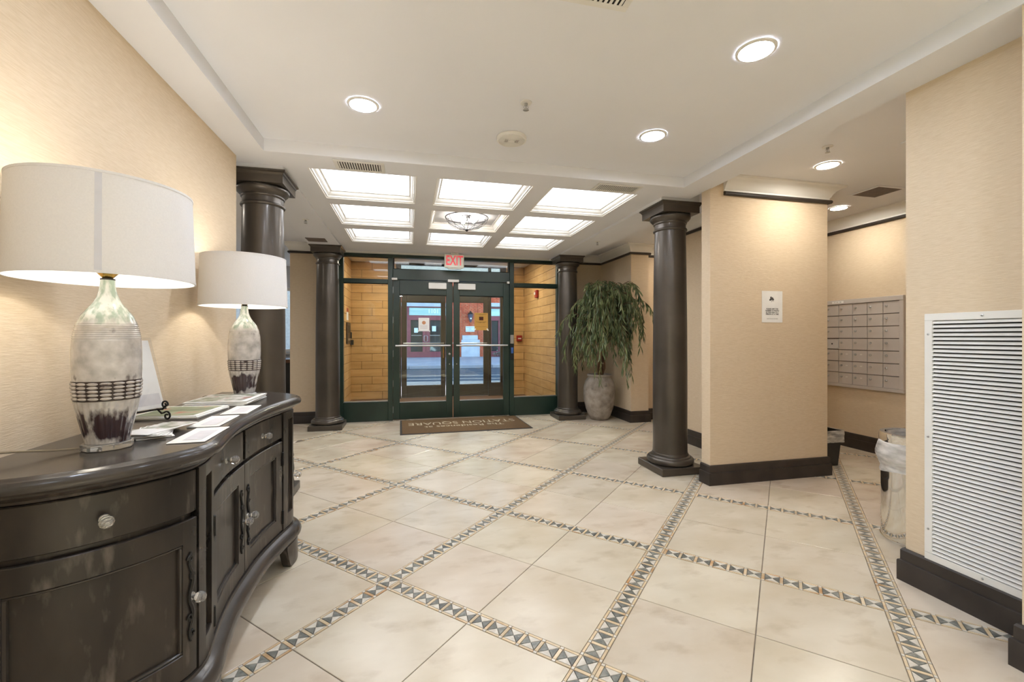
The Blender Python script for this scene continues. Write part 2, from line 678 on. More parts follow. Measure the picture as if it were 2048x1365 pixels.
def wall(name, x0, x1, y0, y1, z0=0.0, z1=2.75, m='paper_wall', label=None):
    o = MB().box(x0, x1, y0, y1, z0, z1).build(name, M_[m])
    return struct(o, label)


struct(MB().box(XL - .15, XL, -.1, 3.38, 0, 2.75).box(XL - .15, XL, -3.2, -2.9, 0, 2.75).box(XL - .15, XL, -2.9, -.1, 0, .5).box(XL - .15, XL, -2.9, -.1, 2.4, 2.75).build('wall_left', M_['paper_wall']))
wall('wall_behind', -5, 5.2, -3.35, -3.2)
w6 = thing('added_fill_window', 'wide added window in the left wall behind the camera, for fill daylight', None, (XL - .075, -1.5, .5), kind='structure')  # unseen window and its wall opening, added to let in fill daylight
for a, b, z0, z1 in ((-1.4, -1.34, 0, 1.9), (1.34, 1.4, 0, 1.9), (-1.34, 1.34, 0, .06), (-1.34, 1.34, 1.84, 1.9), (-.47, -.43, .06, 1.84), (.43, .47, .06, 1.84)):
    MB().bbox(-.03, .03, a, b, z0, z1, .004).build('frame_bar', M_['trim_white'], w6)
for a, b in ((-1.34, -.47), (-.43, .43), (.47, 1.34)):
    MB().box(-.004, .004, a, b, .06, 1.84).build('pane', M_['glass'], w6)
wall('wall_right', XR, 5.2, -3.2, 1.73)
wall('wall_right_step', 2.25, XR - .002, -3.2, 1.172)
wall('wall_right_partition', 2.47, 3.69, 3.22, 3.33)
wall('wall_mail_alcove', 4.87, 5.0, 1.73, 6.2)
wall('wall_right_side', 3.2, 3.33, 3.34, 4.95)
wall('wall_hall_front', 3.34, 4.86, 4.82, 4.95)
wall('wall_hall_end', 3.43, 4.86, 6.0, 6.15)
wall('wall_corner_right', 3.15, 3.43, 5.83, 6.98)
wall('wall_back_right', 2.40, 3.15, YB, 6.98)
wall('wall_back_left', -1.66, -0.99, YB, 6.98)
wall('wall_left_room', -4.6, -4.45, 1.5, 9.2, m='white_paint')
wall('wall_left_room_near', -4.45, -1.31, 1.5, 1.62, m='white_paint')


def sweep_plan(mb, path, prof, side=1, closed=False):
    """sweep a (out, z) profile along a plan polyline with mitred corners; side=+1: out is to the right of travel"""
    n = len(path)
    rows = []
    P = [Vector(p) for p in path]
    for i in range(n):
        def nrm(a, b):
            d = (b - a).normalized()
            return Vector((d.y, -d.x)) * side
        if closed:
            n1, n2 = nrm(P[i - 1], P[i]), nrm(P[i], P[(i + 1) % n])
        else:
            n1 = nrm(P[i - 1], P[i]) if i > 0 else nrm(P[0], P[1])
            n2 = nrm(P[i], P[i + 1]) if i < n - 1 else n1
        mdir = (n1 + n2)
        mdir = mdir / max(1e-6, (mdir.dot(n1)))
        rows.append([(P[i].x + mdir.x * o, P[i].y + mdir.y * o, z) for o, z in prof])
    if closed:
        rows.append(rows[0])
    k = len(mb.v)
    mb.grid(rows)
    m = len(prof)
    if not closed:
        mb.add(rows[0], [tuple(range(m))])
        mb.add(rows[-1], [tuple(range(m - 1, -1, -1))])
    return mb


BASE = [(0, 0), (.026, 0), (.026, .098), (.023, .104), (.016, .106), (.016, .155), (.010, .165), (0, .165)]
RAIL = [(0, 2.452), (.022, 2.452), (.028, 2.458), (.030, 2.468), (.026, 2.480), (.018, 2.484), (0, 2.484)]
CROWN = [(0, 2.484), (.012, 2.486), (.012, 2.500), (.020, 2.508), (.030, 2.530), (.050, 2.556), (.078, 2.574), (.098, 2.580), (.105, 2.588), (.105, 2.60), (0, 2.60)]


def moulding(name, path, prof, m, side=1):
    o = sweep_plan(MB(), path, prof, side).build(name, M_[m], smooth=True, angle=.5)
    return struct(o)


moulding('baseboard_left', [(XL, -3.2), (XL, 3.38)], BASE, 'dark_trim')
moulding('baseboard_right', [(5.0, 1.73), (XR, 1.73), (XR, 1.172), (2.25, 1.172), (2.25, -3.2)], BASE, 'dark_trim')
moulding('baseboard_partition', [(2.47, 3.33), (2.47, 3.22), (3.69, 3.22), (3.69, 3.33)], BASE, 'dark_trim')
moulding('baseboard_alcove', [(4.87, 1.73), (4.87, 4.82)], BASE, 'dark_trim', -1)
moulding('baseboard_right_side', [(3.2, 3.33), (3.2, 4.95), (3.34, 4.95)], BASE, 'dark_trim', -1)
moulding('baseboard_corner', [(2.40, YB), (3.15, YB), (3.15, 5.83), (3.43, 5.83), (3.43, 6.0), (4.86, 6.0)], BASE, 'dark_trim')
moulding('baseboard_back_left', [(-1.66, 6.98), (-1.66, YB), (-0.99, YB)], BASE, 'dark_trim')
k = 0
for path, side in [([(2.60, 3.22), (3.69, 3.22), (3.69, 3.33)], 1),
                   ([(4.87, 1.73), (4.87, 4.82)], -1),
                   ([(3.2, 3.33), (3.2, 4.95)], -1),
                   ([(2.40, YB), (3.15, YB), (3.15, 5.83), (3.43, 5.83), (3.43, 6.0), (4.86, 6.0)], 1),
                   ([(-1.66, 6.98), (-1.66, YB), (-0.99, YB)], 1)]:
    k += 1
    tr = moulding('trim_%d' % k, path, CROWN, 'trim_white', side)
    rl = sweep_plan(MB(), path, RAIL, side).build('picture_rail', M_['dark_trim'], tr, smooth=True, angle=.5)

# ------------------------------------------------------------------ ceiling
CX = [(-.73, .06), (.215, 1.01), (1.165, 1.965)]
CY = [(3.50, 4.24), (4.40, 5.17), (5.36, 6.08)]
TX0, TX1, TY = -.95, 2.24, 3.25
ceil = MB()
T = 2.80
ceil.box(TX0 - .02, TX1 + .02, -3.2, TY + .02, Z_CEIL, T)                 # tray
ceil.box(XL - .1, TX0, -3.2, TY, Z_SOF, T)                    # left soffit
ceil.box(TX1, XR, -3.2, TY, Z_SOF, T)                         # right soffit beam
ceil.box(XL - .1, XR, TY, CY[0][0], Z_SOF, T)                 # cross beam
# coffer grid lattice
xs = [-.9, CX[0][0], CX[0][1], CX[1][0], CX[1][1], CX[2][0], CX[2][1], 2.2]
for a, b in ((0, 1), (2, 3), (4, 5), (6, 7)):
    ceil.box(xs[a], xs[b], CY[0][0], 6.84, Z_SOF, T)
for y0, y1 in ((CY[0][1], CY[1][0]), (CY[1][1], CY[2][0]), (CY[2][1], 6.84)):
    for a, b in ((1, 2), (3, 4), (5, 6)):
        ceil.box(xs[a], xs[b], y0, y1, Z_SOF, T)
for (x0, x1) in CX:
    for (y0, y1) in CY:
        ceil.box(x0, x1, y0, y1, 2.60, T)
# beams over the two column rows, a little lower than the coffer grid
ceil.box(-1.29, -.9, 3.52, 6.84, 2.475, T)
ceil.box(2.2, 2.59, 3.52, 6.84, 2.475, T)
# side ceilings
ceil.box(-4.6, -1.29, 1.5, 9.2, Z_HI, T)
ceil.box(-1.29, -1.26, 3.38, 3.52, Z_SOF, T)
ceil.box(XR, 5.0, 1.6, 3.52, Z_HI, T)
ceil.box(2.59, 5.0, 3.52, 7.0, Z_HI, T)
ceil_o = struct(ceil.build('ceiling', M_['white_paint']))

# stepped mouldings in each coffer, parts of the ceiling
COF = [(0, 2.500), (.008, 2.500), (.010, 2.508), (.020, 2.510), (.022, 2.522), (.032, 2.528), (.042, 2.545), (.046, 2.556), (.060, 2.558), (.060, 2.575), (0, 2.60)]
for i, (x0, x1) in enumerate(CX):
    for j, (y0, y1) in enumerate(CY):
        path = [(x0, y0), (x1, y0), (x1, y1), (x0, y1)]
        sweep_plan(MB(), path, COF, -1, closed=True).build('coffer_moulding', M_['trim_white'], ceil_o, smooth=True, angle=.5)
rows = ['front', 'middle', 'back']
cols = ['left', 'centre', 'right']
for i, (x0, x1) in enumerate(CX):
    for j, (y0, y1) in enumerate(CY):
        if (i, j) == (1, 1):
            continue
        p = thing('ceiling_light_panel', 'glowing square ceiling panel, %s column, %s row of the coffer grid' % (cols[i], rows[j]), 'light panel',
                  ((x0 + x1) / 2, (y0 + y1) / 2, 2.57), group='lit panels of the coffered ceiling')
        hx, hy = (x1 - x0) / 2 - .06, (y1 - y0) / 2 - .06
        MB().box(-hx, hx, -hy, hy, 0.0, .006).build('diffuser', M_['panel'], p)
        MB().box(-hx, hx, -hy, hy, .007, .028).build('housing', M_['vent_white'], p)
(x0, x1), (y0, y1) = CX[1], CY[1]
MB().box(x0 + .058, x1 - .058, y0 + .058, y1 - .058, 2.570, 2.598).build('coffer_panel', M_['white_paint'], ceil_o)
# white crown above the storefront
o = MB()
sweep_plan(o, [(-.9, 6.80), (2.2, 6.80)], [(0, 2.46), (.02, 2.462), (.03, 2.478), (.06, 2.490), (.07, 2.50), (0, 2.50)], 1)
struct(o.build('trim_9', M_['trim_white'], smooth=True, angle=.5))

# ------------------------------------------------------------------ floor
floor_o = struct(MB().box(-4.6, 5.0, -3.2, 6.86, -.12, -.004).build('floor', M_['grout']))
CELL, BW = 1.0744, 0.090
OX, OY = -.1042, 2.319
RT = math.sqrt(.5)
TILE = (CELL - BW) / 2
GAP = 0.004


def g2w(u, v):
    return (OX + RT * u + RT * v, OY - RT * u + RT * v)


def clip(poly, a, b, c):
    """keep a*x + b*y <= c"""
    out = []
    for i in range(len(poly)):
        p, q = poly[i], poly[(i + 1) % len(poly)]
        dp, dq = a * p[0] + b * p[1] - c, a * q[0] + b * q[1] - c
        if dp <= 0:
            out.append(p)
        if dp * dq < 0:
            t = dp / (dp - dq)
            out.append((p[0] + t * (q[0] - p[0]), p[1] + t * (q[1] - p[1])))
    return out


def in_room(x, y, mrg=0.0):
    if y > 6.84 or y < -3.1:
        return False
    if x > XR + .35 and y < 1.45:
        return False
    if x < XL - .4 and y < 3.3:
        return False
    return -3.6 < x < 4.95


def seen(x, y, mrg=.35):
    ca, sa = math.cos(math.radians(13.2)), math.sin(math.radians(13.2))
    zc = x * sa + y * ca
    xc = x * ca - y * sa
    return zc > 0.55 and abs(xc) < zc * 1.17 + mrg


def tile_prism(poly, chamfer=.0025):
    cx = sum(p[0] for p in poly) / len(poly)
    cy = sum(p[1] for p in poly) / len(poly)
    ins = []
    for x, y in poly:
        d = math.hypot(x - cx, y - cy)
        k_ = max(0.0, 1 - chamfer * 1.5 / max(d, 1e-4))
        ins.append((cx + (x - cx) * k_, cy + (y - cy) * k_))
    n = len(poly)
    vs = [(x, y, -.006) for x, y in poly] + [(x, y, -.0012) for x, y in poly] + [(x, y, 0.0) for x, y in ins]
    fs = [tuple(range(2 * n, 3 * n))]
    for i in range(n):
        j = (i + 1) % n
        fs.append((i, j, n + j, n + i))
        fs.append((n + i, n + j, 2 * n + j, 2 * n + i))
    return vs, fs


h = TILE / 2 - GAP / 2
sq = [g2w(-h, -h), g2w(h, -h), g2w(h, h), g2w(-h, h)]
sq = [(x - OX, y - OY) for x, y in sq]
vs, fs = tile_prism(sq)
tile_me = MB().add(vs, fs).mesh('floor_tile', M_['tile'])
for i in range(-6, 7):
    for j in range(-6, 8):
        for a in (0, 1):
            for b in (0, 1):
                u = i * CELL + BW / 2 + (a + .5) * TILE
                v = j * CELL + BW / 2 + (b + .5) * TILE
                x, y = g2w(u, v)
                if not (-3.9 < x < 5.2 and -1.2 < y < 7.2):
                    continue
                poly = [(px + x, py + y) for px, py in sq]
                cp = clip(poly, 0, 1, 6.79)
                cp = clip(cp, 1, 0, 4.86)
                cp = clip(cp, -1, 0, 4.4)
                if len(cp) < 3:
                    continue
                if all(p[0] > XR + .06 and p[1] < 1.67 for p in cp) or all(p[0] < XL - .03 and p[1] < 3.3 for p in cp):
                    continue
                if cp == poly:
                    link('floor_tile', tile_me, floor_o, (x, y, 0))
                else:
                    cx = sum(p[0] for p in cp) / len(cp)
                    cy = sum(p[1] for p in cp) / len(cp)
                    vs, fs = tile_prism([(p[0] - cx, p[1] - cy) for p in cp])
                    MB().add(vs, fs).build('floor_tile', M_['tile'], floor_o, loc=(cx, cy, 0))

# mosaic bands: local frame, s along the band, t across
ES = 0.0125         # border strip
NB = 12
pieces = {'dark_mosaic_triangle': [], 'light_mosaic_triangle': [], 'mosaic_bar': [], 'mosaic_border': [], 'mosaic_corner': []}


def band_unit(s0, L, along_v, line):
    """one unit of the band; returns the pieces in world space"""
    bar = 0.016
    g = 0.0012
    w = BW / 2
    wi = w - ES

    def W(s, t):
        u, v = (line + t, s) if along_v else (s, line + t)
        return g2w(u, v)
    x, y = W(s0 + L / 2, 0)
    if not in_room(x, y) or not (-1.25 < x) or y > 6.76 or y < -.6:
        return
    a, b = s0 + bar, s0 + L
    m = (a + b) / 2
    q = wi - g
    pieces['mosaic_bar'].append((x, y, [W(s0 + g, -q), W(a - g, -q), W(a - g, q), W(s0 + g, q)], 2))
    for sg in (-1, 1):
        e = a + g if sg < 0 else b - g
        pieces['dark_mosaic_triangle'].append((x, y, [W(e, -q + g * 2), W(m - sg * -g * 0 + sg * g, 0), W(e, q - g * 2)], 0))
        pieces['light_mosaic_triangle'].append((x, y, [W(a + 3 * g, sg * q), W(m, sg * g), W(b - 3 * g, sg * q)], 1))
        pieces['mosaic_border'].append((x, y, [W(a + g, sg * (wi + g)), W(b - g, sg * (wi + g)), W(b - g, sg * (w - g)), W(a + g, sg * (w - g))], 2))
        pieces['mosaic_corner'].append((x, y, [W(s0 + g, sg * (wi + g)), W(a - g, sg * (wi + g)), W(a - g, sg * (w - g)), W(s0 + g, sg * (w - g))], 1))


for line in range(-6, 8):
    for c in range(-6, 8):
        L = (CELL - BW) / NB
        for kx in range(NB):
            band_unit(c * CELL + BW / 2 + kx * L, L, True, line * CELL)
            band_unit(c * CELL + BW / 2 + kx * L, L, False, line * CELL)
        band_unit(c * CELL - BW / 2, BW, True, line * CELL)
mos_m = [M_['mos_dark'], M_['mos_light'], M_['mos_gold']]
rest = MB()
LIMIT = {'dark_mosaic_triangle': 300, 'light_mosaic_triangle': 300, 'mosaic_bar': 200, 'mosaic_border': 300, 'mosaic_corner': 0}


def blocked(x, y):
    if x < -.55 and 1.2 < y < 3.0:
        return True
    return (x > XR - .01 and y < 1.75) or x < XL


for nm, lst in pieces.items():
    lst.sort(key=lambda p: (not (seen(p[0], p[1], 0.0) and not blocked(p[0], p[1])), p[0] ** 2 + p[1] ** 2))
    for q, (x, y, poly, mi) in enumerate(lst):
        if q < LIMIT[nm]:
            cx = sum(p[0] for p in poly) / len(poly)
            cy = sum(p[1] for p in poly) / len(poly)
            vs, fs = tile_prism([(p[0] - cx, p[1] - cy) for p in poly], .0008)
            me = bpy.data.meshes.new(nm)
            me.from_pydata(vs, [], fs)
            me.materials.append(mos_m[mi])
            o = link(nm, me, floor_o, (cx, cy, -.0003))
        else:
            n = len(poly)
            rest.add([(x_, y_, -.0003) for x_, y_ in poly] + [(x_, y_, -.006) for x_, y_ in poly],
                     [tuple(range(n))] + [(i, (i + 1) % n, n + (i + 1) % n, n + i) for i in range(n)], mi)
r_o = rest.build('mosaic_pieces', mos_m, floor_o)
r_o['kind'] = 'stuff'

# ================================================================== STOREFRONT
YS = 6.81
FD = .045          # half depth of a frame member


def frame_box(mb, x0, x1, z0, z1, y=YS, d=FD):
    return mb.bbox(x0, x1, y - d, y + d, z0, z1, .004)


def pane(name, x0, x1, z0, z1, y, parent, m='glass'):
    return MB().box(x0, x1, y - .004, y + .004, z0, z1).build(name, M_[m], parent)


GM = 'green_metal'


def sidelight(name, x0, x1, label):
    w = thing(name, label, None, ((x0 + x1) / 2, YS, 0), kind='structure')
    c = (x0 + x1) / 2

    def fb(nm, a, b, z0, z1, d=FD, m=GM):
        return MB().bbox(a - c, b - c, -d, d, z0, z1, .004).build(nm, M_[m], w)
    fb('jamb', x0, x0 + .07, 0, 2.44)
    fb('jamb', x1 - .07, x1, 0, 2.44)
    fb('sill_panel', x0 + .07, x1 - .07, 0, .285)
    fb('rail', x0 + .07, x1 - .07, 2.04, 2.105)
    fb('glazing_bead', x0 + .07, x1 - .07, .286, .30, .03, 'steel')
    MB().box(x0 + .07 - c, x1 - .07 - c, -.004, .004, .30, 2.04).build('pane', M_['glass'], w)
    MB().box(x0 + .07 - c, x1 - .07 - c, -.004, .004, 2.105, 2.43).build('pane', M_['glass'], w)
    for z in (2.034, 2.424):
        fb('glazing_bead', x0 + .07, x1 - .07, z, z + .006, .03, 'black_gasket')
    return w


sidelight('window_1', -1.0, -.235, 'green framed glass sidelight left of the entrance doors')
sidelight('window_2', 1.55, 2.41, 'green framed glass sidelight right of the entrance doors')
# transom with the wide header
tw = thing('window_3', 'narrow glass transom over the green entrance doors', None, (.6575, YS, 0), kind='structure')
MB().bbox(-.89, .89, -.05, .05, 2.105, 2.262, .004).build('header', M_[GM], tw)
MB().box(-.89, .89, -.03, .03, 2.262, 2.27).build('glazing_bead', M_['black_gasket'], tw)
MB().box(-.89, .89, -.004, .004, 2.27, 2.43).build('pane', M_['glass'], tw)
for sg in (-1, 1):
    MB().box(min(sg * .872, sg * .89), max(sg * .872, sg * .89), -.03, .03, 2.27, 2.43).build('glazing_bead', M_['black_gasket'], tw)
struct(MB().bbox(-1.0, 2.41, YS - .05, YS + .05, 2.43, 2.475, .004).build('trim_10', M_[GM]))


def door(name, x0, x1, label, hand, y=YS, z1=2.10, gz0=.26, gz1=1.885, stile_l=.095, stile_r=.095, m=GM, bar_side=-1, closer=True, bar='steel'):
    d = thing(name, label, None, ((x0 + x1) / 2, y, 0), kind='structure')
    c = (x0 + x1) / 2
    w = x1 - x0

    def b(nm, a, e, z0, zz, dd=.024, mm=m, yo=0.0):
        return MB().bbox(a - c, e - c, yo - dd, yo + dd, z0, zz, .003).build(nm, M_[mm], d)
    b('stile', x0, x0 + stile_l, .012, z1)
    b('stile', x1 - stile_r, x1, .012, z1)
    b('bottom_rail', x0 + stile_l, x1 - stile_r, .012, gz0)
    b('top_rail', x0 + stile_l, x1 - stile_r, gz1, z1)
    MB().box(x0 + stile_l - c, x1 - stile_r - c, -.004, .004, gz0, gz1).build('pane', M_['glass'], d)
    for z in (gz0, gz1 - .008):
        b('glazing_bead', x0 + stile_l, x1 - stile_r, z, z + .008, .014, 'steel' if z == gz0 else 'black_gasket')
    # push bar across the room side
    pb = MB().tube([(x0 + .035 - c, -.075, 1.115), (x1 - .035 - c, -.075, 1.115)], .013, 12).build('push_bar', M_[bar], d, smooth=True)
    for xx in (x0 + .05, x1 - .05):
        MB().tube([(xx - c, -.075, 1.115), (xx - c, -.024, 1.115)], .010, 8).build('bracket', M_[bar], pb, smooth=True)
    return d


d1 = door('door_1', -.232, .652, 'left leaf of the green glass entrance doors', 1)
d2 = door('door_2', .668, 1.547, 'right leaf of the green glass entrance doors', -1)
# closers, lock cylinders and the centre strike
for d, a, b in ((d1, .287, .557), (d2, .732, 1.002)):
    c = d.location.x
    MB().bbox(a - c, b - c, -.075, -.026, 1.975, 2.068, .006).build('closer', M_['vent_white'], d)
    sgn = 1 if d is d1 else -1
    e = .605 if d is d1 else .715
    for z, r, mm in ((.985, .016, 'steel'), (.83, .008, 'steel')):
        if z > .9 and d is d2:
            continue
        MB().lathe([(r, 0), (r, .010), (r * .7, .013)], 14).xf(Matrix.Translation((e - c, -.024, z)) @ Matrix.Rotation(PI / 2, 4, 'X')).build('lock_cylinder', M_[mm], d, smooth=True)
MB().bbox(.575 - .6575, .745 - .6575, -.085, -.05, 2.085, 2.125, .004).build('strike_cover', M_['vent_white'], tw)
MB().bbox(-.25 - .6575, -.17 - .6575, -.085, -.05, 2.095, 2.125, .004).build('strike_cover', M_['vent_white'], tw)
MB().bbox(1.50 - .6575, 1.54 - .6575, -.085, -.05, 2.085, 2.12, .004).build('strike_cover', M_['vent_white'], tw)
for z in (.16, .55, 1.0, 1.5, 1.95):
    MB().bbox(-.236 - .21, -.228 - .21, -.034, -.026, z - .05, z + .05, .002).build('hinge', M_['steel'], d1)

# EXIT sign under the ceiling
ex = thing('exit_sign', 'white exit sign with red letters above the entrance doors', 'exit sign', (.655, 6.56, 2.262))
MB().bbox(-.145, .145, -.028, .028, .012, .215, .012).build('housing', M_['exit_white'], ex)
MB().bbox(-.10, .10, -.02, .02, -.006, .011, .006).build('lamp_strip', M_['vent_white'], ex)
MB().bbox(-.06, .06, -.03, .03, .216, .237, .004).build('canopy', M_['vent_white'], ex)
lt = lettering('exit', M_['exit_red'], (0, -.0295, .112), (PI / 2, 0, 0), ex)
lt.scale = (.62, 1.0, 1)

# door mat
mt = thing('door_mat', 'brown entrance mat with pale lettering in front of the doors', 'mat', (.76, 6.24, .0005), math.radians(1.0))
MB().bbox(-.88, .88, -.49, .49, 0, .006, .002).build('rubber_backing', M_['rubber'], mt)
MB().bbox(-.855, .855, -.465, .465, .0062, .011, .002).build('carpet', M_['mat_brown'], mt)
m_let = mat('pale mat lettering', (196, 184, 160), (176, 164, 142), scale=120, rough=.95)
l1 = lettering('mat1', m_let, (0, -.10, .0118), (0, 0, PI), mt)
l1.scale = (1.0, 1.1, 1)
l2 = lettering('mat2', m_let, (0, .13, .0118), (0, 0, PI), mt)
l2.scale = (.94, 1.25, 1)

# card reader and handle box at the right door frame
kp = thing('card_reader', 'grey and blue card reader on the right door frame', 'card reader', (1.582, YS - .046, 1.02))
MB().bbox(-.028, .028, -.028, 0, .12, .26, .005).build('cover_plate', M_['steel'], kp)
MB().bbox(-.026, .026, -.032, 0, -.13, .10, .006).build('reader_body', M_['plastic_black'], kp)
MB().bbox(-.018, .018, -.035, -.032, -.03, .06, .002).build('blue_label', mat('blue label', (70, 104, 168), (60, 92, 150), scale=9, rough=.5), kp)


def notice(name, label, x0, x1, z0, z1, y, m, parts, taped=True):
    c = (x0 + x1) / 2
    n = thing(name, label, 'notice', (c, y, z0))
    hw = (x1 - x0) / 2
    MB().box(-hw, hw, -.0006, .0006, 0, z1 - z0).build('sheet', M_[m], n)
    if taped:
        for sx in (-1, 1):
            tp = MB().box(-.02, .02, -.0004, .0004, -.009, .009).build('tape', M_['vent_white'], n, loc=(sx * hw * .95, -.0012, .01))
            tp.rotation_euler = (0, sx * .9, 0)
    return n


g = notice('gold_notice', 'tan notice with dark print taped to the right entrance door glass', .994, 1.208, 1.352, 1.624, YS - .0066, 'gold_paper', None)
lettering('gold1', M_['print_dark'], (0, -.001, .245), (PI / 2, 0, 0), g)
MB().box(-.034, .034, -.0012, -.0007, .155, .212).build('printed_emblem', mat('dark red emblem', (84, 34, 18), (46, 26, 14), scale=60, rough=.8), g)
lettering('gold2', M_['print_dark'], (0, -.001, .125), (PI / 2, 0, 0), g)
lettering('gold3', M_['print_dark'], (0, -.001, .055), (PI / 2, 0, 0), g)
g = notice('pale_notice', 'pale pinkish notice taped to the left entrance door glass', .14, .30, 1.334, 1.538, YS - .0066, 'paper', None)
MB().lathe([(.028, 0), (.028, .0005)], 18).xf(Matrix.Translation((0, -.0007, .13)) @ Matrix.Rotation(PI / 2, 4, 'X')).build('printed_emblem', mat('orange emblem', (206, 150, 112), (190, 130, 92), scale=50, rough=.8), g)
for z in (.185, .085, .07, .055, .04):
    MB().box(-.055, .055, -.001, -.0007, z, z + .004).build('print_line', mat('faint print', (196, 176, 172), rough=.8), g)

# ================================================================== VESTIBULE
YO = 9.20
VX0, VX1, VZ = -1.12, 2.43, 2.75
vf = struct(MB().box(VX0 - .1, VX1 + .1, 6.87, YO + .3, -.12, .0).build('floor_vestibule', mat('brown vestibule carpet', (112, 78, 48), (92, 62, 38), scale=90, rough=.95, world_pos=True)))
struct(MB().box(VX0 - .3, VX1 + .3, 6.99, YO + .1, VZ, VZ + .1).build('ceiling_vestibule', M_['white_paint']))
struct(MB().box(VX0 - .3, VX1 + .3, 6.86, 6.98, 2.485, VZ + .1).build('wall_above_storefront', M_['white_paint']))
TW, TH = .60, .152


def tiled(name, axis, fixed, a0, a1, z0, z1, face, label=None):
    """running-bond tile wall: a backing wall with every tile its own piece; face = +1/-1 the way the tiles face"""
    t = .10
    if axis == 'x':      # wall runs along X at Y=fixed
        bk = MB().box(a0, a1, fixed, fixed + t, z0, z1) if face < 0 else MB().box(a0, a1, fixed - t, fixed, z0, z1)
    else:
        bk = MB().box(fixed, fixed + t, a0, a1, z0, z1) if face < 0 else MB().box(fixed - t, fixed, a0, a1, z0, z1)
    w = struct(bk.build(name, M_['vest_grout']))
    cache = {}
    nrow = int(math.ceil((z1 - z0) / TH))
    for r in range(nrow):
        za, zb = z0 + r * TH, min(z1, z0 + (r + 1) * TH)
        off = (r % 3) * TW / 3 - TW
        x = a0 + off
        while x < a1:
            xa, xb = max(x, a0), min(x + TW, a1)
            x += TW
            if xb - xa < .02:
                continue
            key = (round(xb - xa, 3), round(zb - za, 3))
            if key not in cache:
                hw, hh, gg = key[0] / 2 - .0032, key[1] / 2 - .0032, .002
                mb = MB()
                if axis == 'x':
                    mb.bbox(-hw, hw, -.004, .004, -hh, hh, gg)
                else:
                    mb.bbox(-.004, .004, -hw, hw, -hh, hh, gg)
                cache[key] = mb.mesh('wall_tile', M_['vest_tile'])
            cx, cz = (xa + xb) / 2, (za + zb) / 2
            p = (cx, fixed + face * .002, cz) if axis == 'x' else (fixed + face * .002, cx, cz)
            link('wall_tile', cache[key], w, p)
    return w


tiled('wall_vestibule_left', 'y', VX0, 6.99, YO, 0, VZ, 1)
tiled('wall_vestibule_right', 'y', VX1, 6.99, YO, 0, VZ, -1)
tiled('wall_vestibule_back_left', 'x', YO, VX0, -.25, 0, VZ, -1)
tiled('wall_vestibule_back_right', 'x', YO, 2.02, VX1, 0, VZ, -1)
# outer storefront: bronze doors, sidelight and transom
BM = 'bronze_metal'
d3 = door('door_3', -.15, .738, 'left leaf of the bronze outer doors to the street', 1, y=YO, gz1=1.955, gz0=.25, stile_l=.105, stile_r=.095, m=BM)
d4 = door('door_4', .746, 1.634, 'right leaf of the bronze outer doors to the street', -1, y=YO, gz1=1.972, gz0=.25, stile_l=.095, stile_r=.10, m=BM)
for d, e in ((d3, .69), ):
    MB().tube([(e - d.location.x, -.04, 1.09), (e - d.location.x, -.07, 1.07), (e - d.location.x, -.07, .82), (e - d.location.x, -.04, .80)], .009, 8).build('pull_handle', M_['brass'], d, smooth=True)
w4 = thing('window_4', 'bronze framed glass beside and above the outer doors', None, (.9, YO, 0), kind='structure')


def wb(nm, x0, x1, z0, z1, m=BM, d=.04):
    return MB().bbox(x0 - .9, x1 - .9, -d, d, z0, z1, .003).build(nm, M_[m], w4)


wb('jamb', -.25, -.155, 0, VZ)
wb('mullion', 1.638, 1.697, 0, VZ)
wb('jamb', 1.897, 2.02, 0, VZ)
wb('sill_panel', 1.697, 1.897, 0, .277)
wb('header', -.155, 1.638, 2.105, 2.30)
wb('rail', 1.697, 1.897, 2.085, 2.125)
wb('head', -.155, 1.897, VZ - .04, VZ)
MB().box(1.697 - .9, 1.897 - .9, -.004, .004, .277, 2.085).build('pane', M_['glass'], w4)
MB().box(1.697 - .9, 1.897 - .9, -.004, .004, 2.125, VZ - .04).build('pane', M_['glass'], w4)
MB().box(-.155 - .9, 1.638 - .9, -.004, .004, 2.30, VZ - .04).build('pane', M_['glass'], w4)
# exterior face of the building
struct(MB().box(-5, VX0 - .1, YO, YO + .3, 2.2, 4.5).box(-5, -3.6, YO, YO + .3, 0, 2.2).box(-3.6, -2.1, YO, YO + .3, 0, .95).box(-2.1, VX0 - .1, YO, YO + .3, 0, 2.2).build('wall_front_left', M_['white_paint']))
struct(MB().box(VX1 + .1, 9, YO, YO + .3, 0, 4.5).box(VX0 - .1, VX1 + .1, YO, YO + .3, VZ, 4.5).build('wall_front_right', M_['white_paint']))
# left room window and desk
w5 = thing('window_5', 'bright white framed street window in the left side room', None, (-2.85, YO + .1, .95), kind='structure')
for a, b, z0, z1 in ((-.75, -.69, 0, 1.25), (.69, .75, 0, 1.25), (-.69, .69, 0, .06), (-.69, .69, 1.19, 1.25), (-.02, .02, .06, 1.19)):
    MB().bbox(a, b, -.03, .03, z0, z1, .004).build('frame_bar', M_['trim_white'], w5)
MB().box(-.69, .69, -.004, .004, .06, 1.19).build('pane', M_['glass'], w5)
MB().bbox(-.80, .80, -.16, -.031, -.04, 0, .004).build('window_sill', M_['trim_white'], w5)
struct(MB().box(-4.45, -1.31, 1.62, 9.2, -.12, -.003).build('floor_left_room', mat('left room tile floor', (206, 192, 174), (216, 204, 188), scale=3, rough=.3, world_pos=True)))
dk = thing('desk', 'dark desk with brown wooden top in the room beyond the left column', 'desk', (-2.35, 8.55, 0))
MB().bbox(-.75, .75, -.35, .35, .80, .86, .006).build('desk_top', mat('brown wood', (112, 78, 54), (92, 62, 42), scale=5, stretch=(1, 8, 8), rough=.4), dk)
MB().bbox(-.72, .72, -.32, -.29, .1, .798, .004).build('front_panel', M_['plastic_black'], dk)
